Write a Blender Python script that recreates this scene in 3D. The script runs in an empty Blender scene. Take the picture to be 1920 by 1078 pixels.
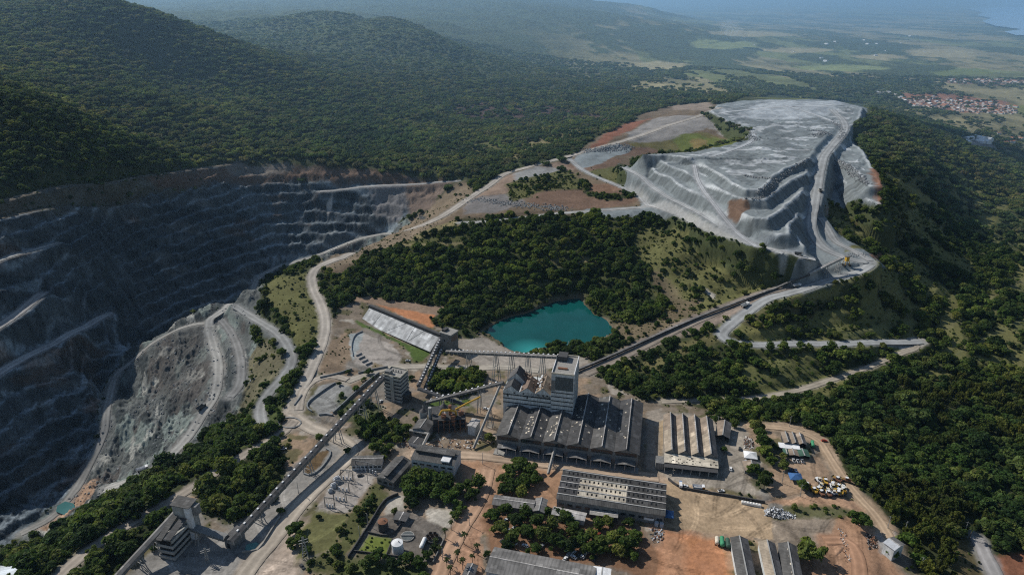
import bpy, math, random
import numpy as np
from mathutils import Vector, Matrix
random.seed(7); RNG = np.random.default_rng(11)
sc = bpy.context.scene; COL = sc.collection
# ------------------------------------------------------------------ camera maths (photo 1920 x 1078)
HC = 300.0; PITCH = math.radians(23.4); FPX = 1280.0
SP, CP = math.sin(PITCH), math.cos(PITCH)
def ray(px, py):
    u = (np.asarray(px, float) - 960) / FPX; v = (np.asarray(py, float) - 539) / FPX
    return u, CP - v * SP, -SP - v * CP
def W(px, py, z=0.0):
    dx, dy, dz = ray(px, py); t = (z - HC) / dz
    return np.stack([dx * t, dy * t, np.zeros_like(t) + z], -1)
# ------------------------------------------------------------------ noise
_P = RNG.permutation(4096); _V = RNG.random(4096)
def _h(ix, iy, k=0): return _P[(ix + _P[(iy + 131 * k) & 4095]) & 4095]
def vnoise(x, y, k=0):
    ix = np.floor(x).astype(np.int64); iy = np.floor(y).astype(np.int64); fx = x - ix; fy = y - iy
    fx = fx * fx * (3 - 2 * fx); fy = fy * fy * (3 - 2 * fy)
    a = _V[_h(ix, iy, k)]; b = _V[_h(ix + 1, iy, k)]; c = _V[_h(ix, iy + 1, k)]; d = _V[_h(ix + 1, iy + 1, k)]
    return (a + (b - a) * fx) * (1 - fy) + (c + (d - c) * fx) * fy
def fbm(x, y, o=4, k=0):
    r = 0; a = 0.5; n = 0
    for i in range(o):
        r = r + a * vnoise(x, y, k + i); n += a; a *= 0.5; x = x * 2.03 + 17.1; y = y * 2.03 - 9.7
    return r / n
def ridged(x, y, o=4, k=0):
    r = 0; a = 0.5; n = 0
    for i in range(o):
        r = r + a * (1 - np.abs(2 * vnoise(x, y, k + i) - 1)); n += a; a *= 0.5; x = x * 2.1 + 7.1; y = y * 2.1 - 3.7
    return r / n
def worley(x, y, k=0):
    ix = np.floor(x).astype(np.int64); iy = np.floor(y).astype(np.int64); best = np.full(x.shape, 9.0); cid = np.zeros(x.shape)
    for dx in (-1, 0, 1):
        for dy in (-1, 0, 1):
            h = _h(ix + dx, iy + dy, k); h2 = _P[h]
            d = (ix + dx + _V[h] - x) ** 2 + (iy + dy + _V[h2] - y) ** 2
            m = d < best; best = np.where(m, d, best); cid = np.where(m, _V[_P[h2]], cid)
    return np.sqrt(best), cid
def sstep(a, b, x):
    t = np.clip((x - a) / (b - a), 0, 1); return t * t * (3 - 2 * t)
# ------------------------------------------------------------------ terrain control points: photo point + height
CTL = [
 # plant level
 (600,1078,0),(960,1078,0),(1300,1078,0),(1500,1078,-1),(1640,1078,-4),(1760,1078,-8),(1900,1078,-14),(300,1150,-6),(1000,1180,0),(1600,1180,-4),
 (700,900,0),(960,900,0),(1250,900,0),(1500,900,0),(1000,780,0),(1250,775,0),(1380,790,0),(1540,830,0),(800,720,0),(900,700,0),(650,760,0),(560,800,0),
 (520,900,-2),(350,1010,-5),(250,1078,-6),(480,1050,-4),(430,960,-3),(600,980,0),(690,950,0),(1620,930,-2),(700,640,1),(700,590,4),(640,560,7),(820,600,2),
 # berm and edge above the pit
 (560,690,4),(500,800,-1),(470,830,-2),(330,915,-4),(200,990,-6),(60,1070,-8),(-100,1150,-10),(540,560,8),(500,600,0),(460,600,-13),(530,650,3),(600,600,6),(640,620,4),(580,520,11),
 # near side of the pit, ramps
 (440,560,-15),(400,620,-25),(410,690,-31),(350,830,-50),(270,885,-64),(150,950,-95),(455,650,-20),(455,730,-18),(420,790,-30),(300,650,-45),(330,740,-54),(240,800,-80),(260,700,-68),
 (260,650,-60),(330,610,-40),(200,740,-85),(185,850,-100),(110,962,-112),(40,1000,-114),(120,950,-114),(600,490,4),(520,520,-4),(740,440,17),(800,400,27),(680,465,10),
 # strip, hill and lake
 (860,345,33),(900,350,40),(950,320,48),(860,405,44),(1000,405,48),(1150,400,50),(1220,402,50),(1300,432,45),(760,470,25),(650,520,12),(620,560,7),(700,560,4),(850,570,2),(905,605,-3),
 (1080,562,-3),(1250,560,9),(1320,560,13),(1200,640,2),(1400,540,20),(1450,500,33),(1350,480,33),(1250,460,37),(1150,480,24),(1000,480,26),(900,480,26),(1050,520,12),(850,520,12),
 (915,630,-3),(985,668,-3.5),(1100,655,-3),(1150,612,-2),(1300,620,8),(1100,700,0),(1200,700,-2),(1350,640,8),(1260,690,2),
 # ground west of the waste dump
 (1050,300,60),(1150,262,70),(1250,228,80),(1300,205,85),(1100,350,55),(1000,360,51),(1180,382,50),(1060,390,49),(1000,250,46),(1150,220,46),(1250,180,38),
 # waste dump: the ground it stands on (its tiers are added below)
 (1440,187,88),(1600,200,84),(1380,200,86),(1400,250,80),(1350,285,80),(1290,292,60),(1200,300,60),(1240,300,57),(1130,318,62),
 (1120,332,60),(1170,355,56),(1225,388,56),(1300,430,53),(1400,462,51),(1480,472,45),(1400,420,51),(1450,400,50),(1500,400,50),(1515,440,45),(1480,360,54),(1350,380,55),(1420,330,54),(1500,270,70),
 (1552,282,74),(1537,340,62),(1522,400,53),(1528,455,45),(1570,490,41),(1640,500,38),(1490,500,38),(1580,525,36),(1590,232,82),
 (1625,300,70),(1650,370,53),(1630,405,44),(1590,345,58),(1565,385,52),(1590,440,43),(1400,585,18),(1480,545,30),
 # right flank
 (1640,236,78),(1668,285,72),(1676,335,61),(1674,395,43),(1715,290,50),(1745,335,26),(1735,400,12),(1700,480,6),(1800,400,-24),(1800,350,-16),(1660,450,20),(1650,540,16),(1560,560,17),(1500,600,11),(1600,600,4),(1700,580,-6),
 (1500,643,4),(1620,645,-2),(1730,640,-12),(1680,668,-14),(1560,710,-9),(1430,745,-5),(1330,750,-2),(1450,690,0),
 (1800,230,-62),(1900,300,-58),(1900,400,-46),(1900,500,-40),(1900,600,-34),(1900,700,-29),(1900,850,-26),(1700,800,-16),(1650,900,-8),(1780,950,-14),(2100,500,-50),(2100,800,-30),(2200,1000,-20),
 # forest beyond the pit, hills
 (0,300,118),(0,200,165),(0,100,200),(-200,300,128),(300,270,80),(300,200,120),(300,120,160),(450,270,68),(500,200,92),(600,260,58),(700,300,45),(800,250,46),(600,150,110),(700,200,66),(860,200,48),(900,280,44),
 (150,30,243),(40,28,238),(240,48,235),(310,75,205),(440,125,150),(500,90,150),(400,45,175),(600,30,205),(700,40,200),(560,60,170),(800,60,150),(900,60,110),(900,100,64),(1000,150,40),(1100,100,20),(1100,180,36),(1060,15,190),(960,20,180),(1160,30,120),(1200,12,150),(1240,30,60),
 (1300,100,-20),(1300,140,0),(1400,160,0),(1500,150,-20),(1600,160,-40),(1300,40,-40),(1700,150,-60),(1800,180,-64),(1700,190,-58),(1900,60,-80),(1500,60,-60),(1900,130,-72),(2200,150,-70),
]
P = np.array([W(a, b, c) for a, b, c in CTL])
WALL = [((0,1020,-112),(0,380,88)),((120,935,-112),(60,370,84)),((180,850,-102),(130,362,78)),((205,740,-92),(200,350,70)),((-440,722,-107),(280,340,63)),
        ((-380,800,-112),(380,318,58)),((-320,880,-108),(450,305,54)),((-255,935,-75),(600,314,46)),((-190,965,-32),(700,322,42)),((-120,965,2),(800,332,35)),((-520,300,-112),(-150,400,92))]
ex = []
for f, r in WALL:
    R_ = W(*r); F_ = W(*f) if f[1] > 0 and f[0] >= 0 else (np.array(f, float) if f[1] > 650 else np.array(f, float))
    for t in (0.0, .25, .5, .75, 1.0): ex.append(F_ + (R_ - F_) * t)
ex += [(-330,745,-75),(-255,800,-45),(-180,860,-8),(-340,700,-30),(-420,690,-80)]
far = [(-9000,14000,330),(-5000,8000,330),(-2500,6000,230),(0,14000,60),(3000,9000,-70),(9000,12000,-80),(-3000,3500,230),(-2000,2200,225),(3000,3500,-70),(30000,50000,-80),(-30000,50000,200),(0,60000,-80)]
P = np.vstack([P, np.array(ex), np.array(far, float)])
# ------------------------------------------------------------------ terrain lattice: rows across the valley, finer close to the plant
rows = [185.0]
while rows[-1] < 70000:
    y = rows[-1]
    d = 0.95 if y < 420 else 0.95 + (y - 420) * 0.0016 if y < 1300 else 2.35 * (y / 1300) ** 1.45
    rows.append(y + min(d, y * 0.02))
YR = np.array(rows); NR = len(YR); NC = 1500; SR = 1.22
SC_ = np.linspace(-SR, SR, NC)
def tps(xy, z, lam=2e-4):
    n = len(xy); d = np.sqrt(((xy[:, None] - xy[None]) ** 2).sum(-1)); K = np.where(d > 0, d * d * np.log(d + 1e-12), 0) + lam * np.eye(n)
    A = np.zeros((n + 3, n + 3)); A[:n, :n] = K; A[:n, n] = 1; A[:n, n + 1:] = xy; A[n:, :n] = A[:n, n:].T
    return np.linalg.solve(A, np.concatenate([z, np.zeros(3)]))
xy = np.stack([P[:, 0] / P[:, 1], np.log(P[:, 1])], -1)
w_ = tps(xy, P[:, 2])
ci = np.unique(np.r_[np.arange(0, NC, 8), NC - 1]); ri = np.unique(np.r_[np.arange(0, NR, 5), NR - 1])
gs, gq = np.meshgrid(SC_[ci], np.log(YR[ri])); gx = np.stack([gs.ravel(), gq.ravel()], -1); out = np.zeros(len(gx))
for i in range(0, len(gx), 4000):
    d = np.sqrt(((gx[i:i + 4000, None] - xy[None]) ** 2).sum(-1)); out[i:i + 4000] = (np.where(d > 0, d * d * np.log(d + 1e-12), 0)) @ w_[:-3] + w_[-3] + gx[i:i + 4000] @ w_[-2:]
zc = out.reshape(gs.shape)
t1 = np.stack([np.interp(SC_, SC_[ci], r) for r in zc]); Z = np.empty((NR, NC), np.float64)
idx = np.searchsorted(ri, np.arange(NR), side='right') - 1; idx = np.clip(idx, 0, len(ri) - 2)
fr = (np.log(YR) - np.log(YR[ri[idx]])) / (np.log(YR[ri[idx + 1]]) - np.log(YR[ri[idx]])); Z[:] = t1[idx] * (1 - fr[:, None]) + t1[idx + 1] * fr[:, None]
X = SC_[None] * YR[:, None]; Y = np.repeat(YR[:, None], NC, 1)
farf = sstep(9000, 16000, Y); Z = Z * (1 - farf) + farf * np.where(X < 0, 40, -80)
RI = np.arange(NR, dtype=float)
def Hq(x, y, A=None):
    A = Z if A is None else A
    x = np.asarray(x, float); y = np.clip(np.asarray(y, float), YR[0], YR[-1] - 1)
    r = np.interp(y, YR, RI); c = (np.clip(x / y, -SR, SR) + SR) / (2 * SR) * (NC - 1)
    r0 = np.clip(r.astype(int), 0, NR - 2); c0 = np.clip(c.astype(int), 0, NC - 2); fr = r - r0; fc = c - c0
    if A.ndim == 3: fr = fr[..., None]; fc = fc[..., None]
    return (A[r0, c0] * (1 - fc) + A[r0, c0 + 1] * fc) * (1 - fr) + (A[r0 + 1, c0] * (1 - fc) + A[r0 + 1, c0 + 1] * fc) * fr
TS = np.concatenate([np.arange(250, 1600, 1.5), np.geomspace(1600, 60000, 500)])
def G(px, py):
    """point of the terrain seen at a photo position"""
    px = np.atleast_1d(np.asarray(px, float)); py = np.atleast_1d(np.asarray(py, float)); res = np.zeros((len(px), 3))
    for i in range(len(px)):
        dx, dy, dz = ray(px[i], py[i]); zz = HC + dz * TS; h = Hq(dx * TS, dy * TS); b = np.nonzero(zz < h)[0]
        k = b[0] if len(b) else len(TS) - 1; lo, hi = TS[max(k - 1, 0)], TS[k]
        for _ in range(12):
            m = (lo + hi) / 2
            if HC + dz * m < Hq(dx * m, dy * m): hi = m
            else: lo = m
        res[i] = dx * hi, dy * hi, Hq(dx * hi, dy * hi)
    return res
def g1(px, py): return G(px, py)[0]
def gp(pts): a = np.array(pts, float); return G(a[:, 0], a[:, 1])
# ------------------------------------------------------------------ painting in plan (world x, y)
def inpoly(x, y, poly):
    r = np.zeros(x.shape, bool); n = len(poly); j = n - 1
    for i in range(n):
        xi, yi = poly[i][:2]; xj, yj = poly[j][:2]
        if yi != yj: r ^= ((yi > y) != (yj > y)) & (x < (xj - xi) * (y - yi) / (yj - yi) + xi)
        j = i
    return r
def window(poly, m=30):
    a = np.array(poly)[:, :2]; y0, y1 = a[:, 1].min() - m, a[:, 1].max() + m
    r0 = max(0, np.searchsorted(YR, y0)); r1 = min(NR, np.searchsorted(YR, y1) + 1)
    s = np.concatenate([(a[:, 0] - m) / np.maximum(a[:, 1] - m, 150), (a[:, 0] + m) / np.maximum(a[:, 1] - m, 150), (a[:, 0] - m) / (a[:, 1] + m), (a[:, 0] + m) / (a[:, 1] + m)])
    c0 = int(np.clip((s.min() + SR) / (2 * SR) * (NC - 1) - 1, 0, NC - 1)); c1 = int(np.clip((s.max() + SR) / (2 * SR) * (NC - 1) + 2, 1, NC))
    return slice(r0, r1), slice(c0, c1)
def mask(poly, rag=3.0, feather=2.0, k=3):
    sl = window(poly, 30 + rag * 2); x = X[sl]; y = Y[sl]; sc_ = max(rag * 3, 1.0)
    wx = x + (fbm(x / sc_, y / sc_, 3, k) - .5) * rag * 3; wy = y + (fbm(x / sc_ + 50, y / sc_ - 31, 3, k) - .5) * rag * 3
    m = np.zeros(x.shape)
    for ox, oy in ((-.7, -.7), (.7, -.7), (-.7, .7), (.7, .7), (0, 0)): m += inpoly(wx + ox * feather, wy + oy * feather, poly)
    return sl, m / 5
# ------------------------------------------------------------------ relief: noise, benches, terraces
S = lambda a: np.array(a, float)
PIT_POLY = [(-260,372),(0,374),(150,346),(300,323),(450,307),(560,314),(660,320),(760,330),(850,337),(835,352),(770,398),(730,432),(640,460),(560,492),(480,526),(430,562),(380,584),(300,627),(235,667),(200,722),(185,802),(170,884),(120,942),(50,992),(0,1024),(-200,1120)]
SLOPE_POLY = [(430,562),(560,492),(640,460),(730,432),(765,410),(800,410),(700,455),(610,492),(540,505),(495,540),(462,585),(480,640),(478,720),(450,775),(400,810),(340,862),(255,912),(120,982),(20,1030),(-100,1090),(-60,1060),(50,992),(120,942),(170,884),(185,802),(200,722),(235,667),(300,627),(380,584)]
DUMP_POLY = [(1160,306),(1200,292),(1290,286),(1370,272),(1405,262),(1410,245),(1330,212),(1345,196),(1440,187),(1560,189),(1618,200),(1625,225),(1598,232),(1600,262),(1650,330),(1652,395),(1600,375),(1556,372),(1552,410),(1570,440),(1620,468),(1660,500),(1600,522),(1500,545),(1470,530),(1500,490),(1400,468),(1300,432),(1280,412),(1215,405),(1150,408),(1080,404),(1100,392),(1200,386),(1205,364),(1160,350),(1175,330)]
BENCHED = [(1140,310),(1200,294),(1290,289),(1400,290),(1520,280),(1548,282),(1536,345),(1518,400),(1522,470),(1500,492),(1400,470),(1300,434),(1215,406),(1080,404),(1200,386),(1200,364),(1100,335)]
RIGHT_TERR = [(1290,440),(1480,500),(1560,540),(1660,500),(1560,420),(1600,330),(1700,240),(1950,420),(1950,700),(1700,720),(1420,760),(1300,740),(1340,640)]
HILL_TERR = [(620,510),(700,440),(860,412),(1230,408),(1330,450),(1470,510),(1330,580),(1180,560),(1060,545),(930,590),(700,552)]
# tiers of the waste dump: level benches with slopes at the angle of repose
TIERS = [
 (60, [(1345,425),(1400,452),(1455,463),(1512,467),(1500,452),(1496,438),(1509,420),(1524,407),(1531,330),(1480,360),(1390,390)]),
 (69.5, [(1160,318),(1215,343),(1246,366),(1290,384),(1340,412),(1383,427),(1420,438),(1460,441),(1482,440),(1481,424),(1494,404),(1521,388),(1531,330),(1534,290),(1390,262),(1290,288),(1202,294)]),
 (79.5, [(1196,303),(1212,313),(1232,326),(1252,334),(1277,351),(1320,371),(1367,394),(1389,402),(1411,410),(1442,412),(1456,403),(1485,378),(1507,361),(1529,353),(1534,290),(1390,262),(1290,288),(1202,294)]),
 (88, [(1222,298),(1232,302),(1256,313),(1278,321),(1309,336),(1329,347),(1353,358),(1376,369),(1396,376),(1434,376),(1451,367),(1465,354),(1496,336),(1519,323),(1534,315),(1540,288),(1390,262),(1290,288)]),
 (95, [(1202,293),(1250,292),(1289,300),(1305,303),(1322,313),(1347,329),(1373,345),(1400,357),(1427,357),(1444,345),(1450,333),(1474,318),(1500,307),(1533,293),(1550,270),(1574,248),(1588,235),(1612,226),(1618,202),(1560,190),(1440,188),(1345,197),(1330,212),(1410,246),(1390,262),(1290,286)]),
 (82, [(1550,280),(1592,256),(1612,275),(1648,322),(1655,345),(1630,345),(1605,318),(1566,296)]),
 (68, [(1543,318),(1562,322),(1583,341),(1607,360),(1622,371),(1652,380),(1655,345),(1592,262),(1552,284)]),
]
TIERW = [(z, W(*np.array(p, float).T, z)[:, :2]) for z, p in TIERS]
SKIRT = {}
def add_tiers():
    al = np.vstack([p for _, p in TIERW]); sl = window([(al[:, 0].min(), al[:, 1].min()), (al[:, 0].max(), al[:, 1].max())], 120); x = X[sl]; y = Y[sl]; z0 = Z[sl].copy(); z = z0.copy(); berm = np.zeros(x.shape); face = np.zeros(x.shape); arc = np.zeros(x.shape)
    wx = x + (fbm(x / 25, y / 25, 3, 141) - .5) * 4.5; wy = y + (fbm(x / 25 + 9, y / 25, 3, 142) - .5) * 4.5
    for lv, p in TIERW:
        ins = inpoly(wx, wy, p); d = np.full(x.shape, 1e9); ar = np.zeros(x.shape); q = 0
        for i in range(len(p)):
            a, b = p[i], p[(i + 1) % len(p)]; dx, dy = b - a; L2 = dx * dx + dy * dy + 1e-9; t = np.clip(((wx - a[0]) * dx + (wy - a[1]) * dy) / L2, 0, 1); e = np.hypot(wx - a[0] - t * dx, wy - a[1] - t * dy); m = e < d; d = np.where(m, e, d); ar = np.where(m, q + t * math.sqrt(L2), ar); q += math.sqrt(L2)
        sd = np.where(ins, -d, d); h = lv + (fbm(x / 40, y / 40, 3, 143) - .5) * 1.2 - np.maximum(sd, 0) * 1.05 - np.maximum(sd - (30 if lv > 90 else 22), 0) * 9 - .5 * np.exp(-(sd / 1.5) ** 2) + .9 * np.exp(-((sd + 2.2) / 1.4) ** 2)
        up = h > z; berm = np.where(up, (sd < 0) * np.clip(1 - d / 14, 0, 1), berm); face = np.where(up, sd > .3, face); arc = np.where(up, ar, arc); z = np.where(up, h, z)
    Z[sl] = z; SKIRT['sl'] = sl; SKIRT['berm'] = berm; SKIRT['face'] = face * (z > z0 + .4); SKIRT['arc'] = arc; SKIRT['on'] = z > z0 + .3
add_tiers()
Z += (fbm(X / 90, Y / 90, 4, 5) - .5) * np.where(Y > 900, 14, 4) * sstep(350, 900, Y) + ((fbm(X / 420, Y / 420, 4, 9) - .5) * 26 - (ridged(X / 330 + Y / 900, Y / 420, 4, 10) - .55) * 46 * sstep(60, 130, Z)) * sstep(1050, 2200, Y) * np.where(Z > 0, 1, .12)
GP = {k: gp(v)[:, :2] for k, v in dict(pit=PIT_POLY, slope=SLOPE_POLY, dump=DUMP_POLY, ben=BENCHED, rt=RIGHT_TERR, ht=HILL_TERR).items()}
GP['pit'] = np.vstack([GP['pit'], [[-560, 330], [-560, 640]]])
def terrace(key, hb, berm, k, amp, wob, mx=1.0):
    sl, a = mask(GP[key], 2, 8); z = Z[sl]; x = X[sl]; y = Y[sl]
    zz = (z + (fbm(x / 60, y / 60, 3, k) - .5) * wob) / hb; fl = np.floor(zz); t = zz - fl
    f = np.where(t < berm, t / berm * .12, .12 + .88 * (t - berm) / (1 - berm))
    Z[sl] = z + a * amp * ((fl + f - zz) * hb) * mx; return sl, a
sl, a = mask(GP['pit'], 2, 8); x = X[sl]; y = Y[sl]; Z[sl] += a * ((fbm(x / 45, y / 45, 4, 21) - .5) * 16)
terrace('pit', 12.0, .42, 31, 1.0, 11)
Z0B = Z.copy()
terrace('rt', 11.0, .45, 51, .8, 8)
terrace('ht', 9.0, .4, 61, .8, 4)
sl, a = mask(GP['pit'], 2, 8); x = X[sl]; y = Y[sl]; Z[sl] += a * ((ridged(x / 13, y / 13, 4, 23) - .55) * 6.0 + (fbm(x / 3.5, y / 3.5, 3, 24) - .5) * 1.8)
sl, a = mask(GP['slope'], 2, 5); x = X[sl]; y = Y[sl]; Z[sl] += a * ((ridged(x / 15 + y / 50, y / 24, 5, 25) - .5) * 12.0 + (ridged(x / 4, y / 4, 3, 26) - .5) * 3.0)
sl, a = mask(GP['dump'], 2, 4); x = X[sl]; y = Y[sl]; Z[sl] += a * ((fbm(x / 22, y / 22, 4, 27) - .5) * 2.4 + (fbm(x / 4, y / 4, 2, 28) - .5) * .7)
# ------------------------------------------------------------------ colour (albedo), forest density, class
C = dict(forest=(.046,.055,.024), grass=(.105,.105,.042), lush=(.075,.115,.03), dry=(.19,.165,.085), gravel=(.20,.165,.128), grey=(.20,.20,.19), tan=(.36,.25,.165), red=(.31,.15,.085), orange=(.44,.20,.10),
         dump=(.215,.242,.25), white=(.52,.545,.56), rock=(.115,.125,.122), pit=(.105,.125,.14), brown=(.16,.105,.075), paved=(.37,.275,.18), soil=(.15,.115,.08), pale=(.42,.39,.34), dark=(.09,.085,.075), concrete=(.45,.43,.39))
CA = np.empty((NR, NC, 3)); CA[:] = C['forest']; F = np.ones((NR, NC)); CL = np.zeros((NR, NC), np.uint8)
def paint(poly, col, f=None, rag=3, feather=2, amt=1.0, cls=None, world=False, var=.25, k=3):
    pw = np.array(poly)[:, :2] if world else gp(poly)[:, :2]
    sl, m = mask(pw, rag, feather, k); c = np.array(C[col] if isinstance(col, str) else col); x = X[sl]; y = Y[sl]
    v = 1 + var * (fbm(x / 14, y / 14, 4, k + 70) - .5) * 2
    mm = (m * amt)[..., None]; CA[sl] = CA[sl] * (1 - mm) + c * v[..., None] * mm
    if f is not None: F[sl] = F[sl] * (1 - m) + f * m
    if cls is not None: CL[sl] = np.where(m > .5, cls, CL[sl])
    return sl, m
# wide country: fields, scrub, lake plain
n1 = fbm(X / 260, Y / 700, 4, 81); n2 = fbm(X / 60, Y / 110, 3, 82); n3 = fbm(X / 900, Y / 2600, 4, 83)
plain = sstep(900, 2200, Y) * sstep(-40, 60, 95 - Z + X * .04) * sstep(-600, 500, X - 100 + (n3 - .5) * 1600) * sstep(-250, 100, X)
fld = plain * sstep(.50, .60, n1 * .75 + n2 * .25 + .06 * sstep(4000, 9000, Y))
ff_ = sstep(1500, 3000, Y)[..., None]; CA[:] = CA * (1 - ff_) + np.array([.062,.08,.036]) * ff_; fc = np.where((n3 > .52)[..., None], np.array([.19,.21,.085]), np.array([.27,.24,.13])); CA[:] = CA * (1 - fld[..., None]) + fc * fld[..., None]; F *= 1 - .9 * fld
scr = sstep(700, 1100, Y) * sstep(.46, .62, fbm(X / 120, Y / 150, 4, 84)); CA[:] = CA * (1 - .45 * scr[..., None]) + np.array([.062,.068,.03]) * .45 * scr[..., None]
CL[(Y > 1900) & (Z < 60) & (plain > .5)] = 3; CL[(CL == 0) & (Y > 1150) & (Z > 105)] = 4
# woods and hill sides next to the dump
paint([(845,190),(1000,195),(1130,215),(1160,232),(1080,228),(930,228),(840,218)], (.075,.05,.042), .45, 14, 12)
paint([(640,185),(840,185),(1000,140),(1200,150),(1130,200),(860,180)], (.05,.055,.03), .8, 14, 12)
paint([(960,300),(1000,290),(1040,262),(1010,258),(970,276)], 'dry', .25, 6, 4); paint([(880,290),(960,280),(975,262),(930,262),(870,275)], 'grass', .6, 6, 4)
paint([(1045,232),(1130,245),(1100,262),(1010,256)], 'dry', .4, 8, 5, .6)
paint([(1280,262),(1410,246),(1330,212),(1345,196),(1250,200),(1150,245),(1060,300),(940,330),(880,372),(800,420),(680,470),(600,505),(640,520),(700,470),(860,412),(1080,404),(1205,386),(1205,362),(1160,350),(1120,335),(1160,306),(1290,287)], 'soil', .02, 4, 3)
paint([(1085,318),(1120,300),(1200,290),(1290,285),(1390,262),(1330,250),(1180,270),(1120,290)], 'brown', .02, 4, 3)
paint([(1180,262),(1245,253),(1330,250),(1378,258),(1382,270),(1350,284),(1240,280),(1180,276)], (.13,.115,.045), 0, 5, 4)
paint([(1250,255),(1300,251),(1372,257),(1380,268),(1340,282),(1268,272)], (.12,.14,.035), 0, 5, 3)
paint([(1295,262),(1325,262),(1335,280),(1300,278)], (.24,.16,.07), 0, 5, 3, .7)
paint([(1150,245),(1180,228),(1220,222),(1175,248),(1130,272),(1105,280)], (.21,.095,.06), 0, 4, 3)
paint([(1175,248),(1230,222),(1345,210),(1410,224),(1400,246),(1330,240),(1250,262),(1180,268)], (.24,.225,.21), 0, 5, 3)
paint([(1260,198),(1330,192),(1345,202),(1300,208),(1262,206)], (.25,.2,.16), .1, 4, 3)
paint([(870,400),(880,372),(940,332),(1060,302),(1080,318),(1000,345),(960,385)], (.23,.17,.13), .03, 4, 3)
paint([(960,325),(1015,312),(1060,318),(1010,335),(965,345)], (.25,.25,.245), 0, 4, 3)
paint([(875,375),(960,362),(985,380),(940,398),(870,404)], (.17,.16,.155), 0, 4, 3); paint([(950,345),(1060,318),(1090,335),(1105,352),(1010,360),(960,380)], 'grass', .45, 4, 3)
paint([(1005,362),(1100,352),(1195,362),(1200,378),(1120,392),(1000,385),(985,376)], 'brown', .04, 4, 3); paint([(1100,348),(1150,344),(1180,354),(1140,362),(1100,360)], (.2,.125,.085), 0, 3, 2)
paint([(1090,345),(1105,345),(1110,360),(1150,366),(1185,358),(1190,350),(1198,358),(1190,370),(1140,376),(1098,368)], 'forest', .85, 3, 2)
paint([(1060,312),(1090,302),(1170,298),(1160,306),(1120,332),(1100,322)], 'brown', .05, 3, 3); paint([(1092,325),(1155,312),(1160,345),(1120,334)], 'grass', .12, 4, 3)
# waste dump
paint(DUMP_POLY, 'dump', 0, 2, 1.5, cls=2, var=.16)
paint([(1075,300),(1090,285),(1150,272),(1185,276),(1180,286),(1125,308),(1085,318)], 'dump', 0, 2, 1.5, cls=2)
sl = SKIRT['sl']; on = SKIRT['on'] & inpoly(X[SKIRT['sl']], Y[SKIRT['sl']], gp(DUMP_POLY)[:, :2]); CL[sl] = np.where(on, 2, CL[sl]); F[sl] *= ~on; x = X[sl]; y = Y[sl]; pal = np.array(C['dump'])
CA[sl] = np.where(on[..., None] & (CL[sl] == 2)[..., None], pal * (1 + .3 * (fbm(x / 14, y / 14, 4, 73) - .5))[..., None], CA[sl])
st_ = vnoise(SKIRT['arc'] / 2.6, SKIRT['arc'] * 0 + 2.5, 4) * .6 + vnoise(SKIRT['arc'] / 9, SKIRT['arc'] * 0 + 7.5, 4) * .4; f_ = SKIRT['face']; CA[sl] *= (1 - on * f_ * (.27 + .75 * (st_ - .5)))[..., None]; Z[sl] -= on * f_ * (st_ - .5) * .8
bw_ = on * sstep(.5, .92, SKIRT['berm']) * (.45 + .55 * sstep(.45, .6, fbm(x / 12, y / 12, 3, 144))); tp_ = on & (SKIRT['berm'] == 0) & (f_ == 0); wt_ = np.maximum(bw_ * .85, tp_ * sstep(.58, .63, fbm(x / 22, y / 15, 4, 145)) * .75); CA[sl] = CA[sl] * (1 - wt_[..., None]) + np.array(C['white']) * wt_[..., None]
dk_ = tp_ * sstep(.60, .66, ridged(x / 70, y / 60, 4, 146)) * .22; CA[sl] *= (1 - dk_)[..., None]; Z[sl] -= dk_ * 1.6; wl_, wc_ = worley(x / 6.5, y / 6.5, 9); hp_ = tp_ * sstep(.56, .62, fbm(x / 45, y / 45, 3, 147)); Z[sl] += hp_ * np.clip(1 - wl_ * 1.5, 0, 1) * (.3 + .9 * wc_); CA[sl] *= (1 + (hp_ * (wc_ - .5) * .25))[..., None]; ln_ = tp_ * np.exp(-((fbm(x / 80, y / 80, 3, 148) * 9 % 1 - .5) / .035) ** 2); CA[sl] *= (1 - .38 * ln_)[..., None]; Z[sl] += ln_ * .8
for q in [[(1440,190),(1560,190),(1615,200),(1560,215),(1480,225),(1400,222),(1395,205)]]: paint(q, (.40,.43,.45), 0, 10, 8, .8)
paint([(1365,378),(1392,372),(1408,386),(1388,402),(1366,396)], 'brown', 0, 1.5, 1); paint([(1545,395),(1600,385),(1612,402),(1640,405),(1645,420),(1612,420),(1590,402),(1560,400)], (.24,.11,.07), 0, 2, 1.5)
paint([(1628,320),(1660,318),(1668,352),(1652,395),(1640,360)], (.22,.12,.08), .03, 4, 3); paint([(1632,475),(1662,478),(1650,490),(1634,486)], (.2,.12,.08), 0, 2, 2)
paint([(1556,372),(1600,392),(1612,420),(1660,410),(1700,350),(1720,365),(1690,420),(1640,460),(1575,440),(1552,410)], 'grass', .3, 5, 3); paint([(1668,330),(1690,310),(1740,340),(1700,380),(1665,410)], 'grass', .35, 5, 3)
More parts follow.
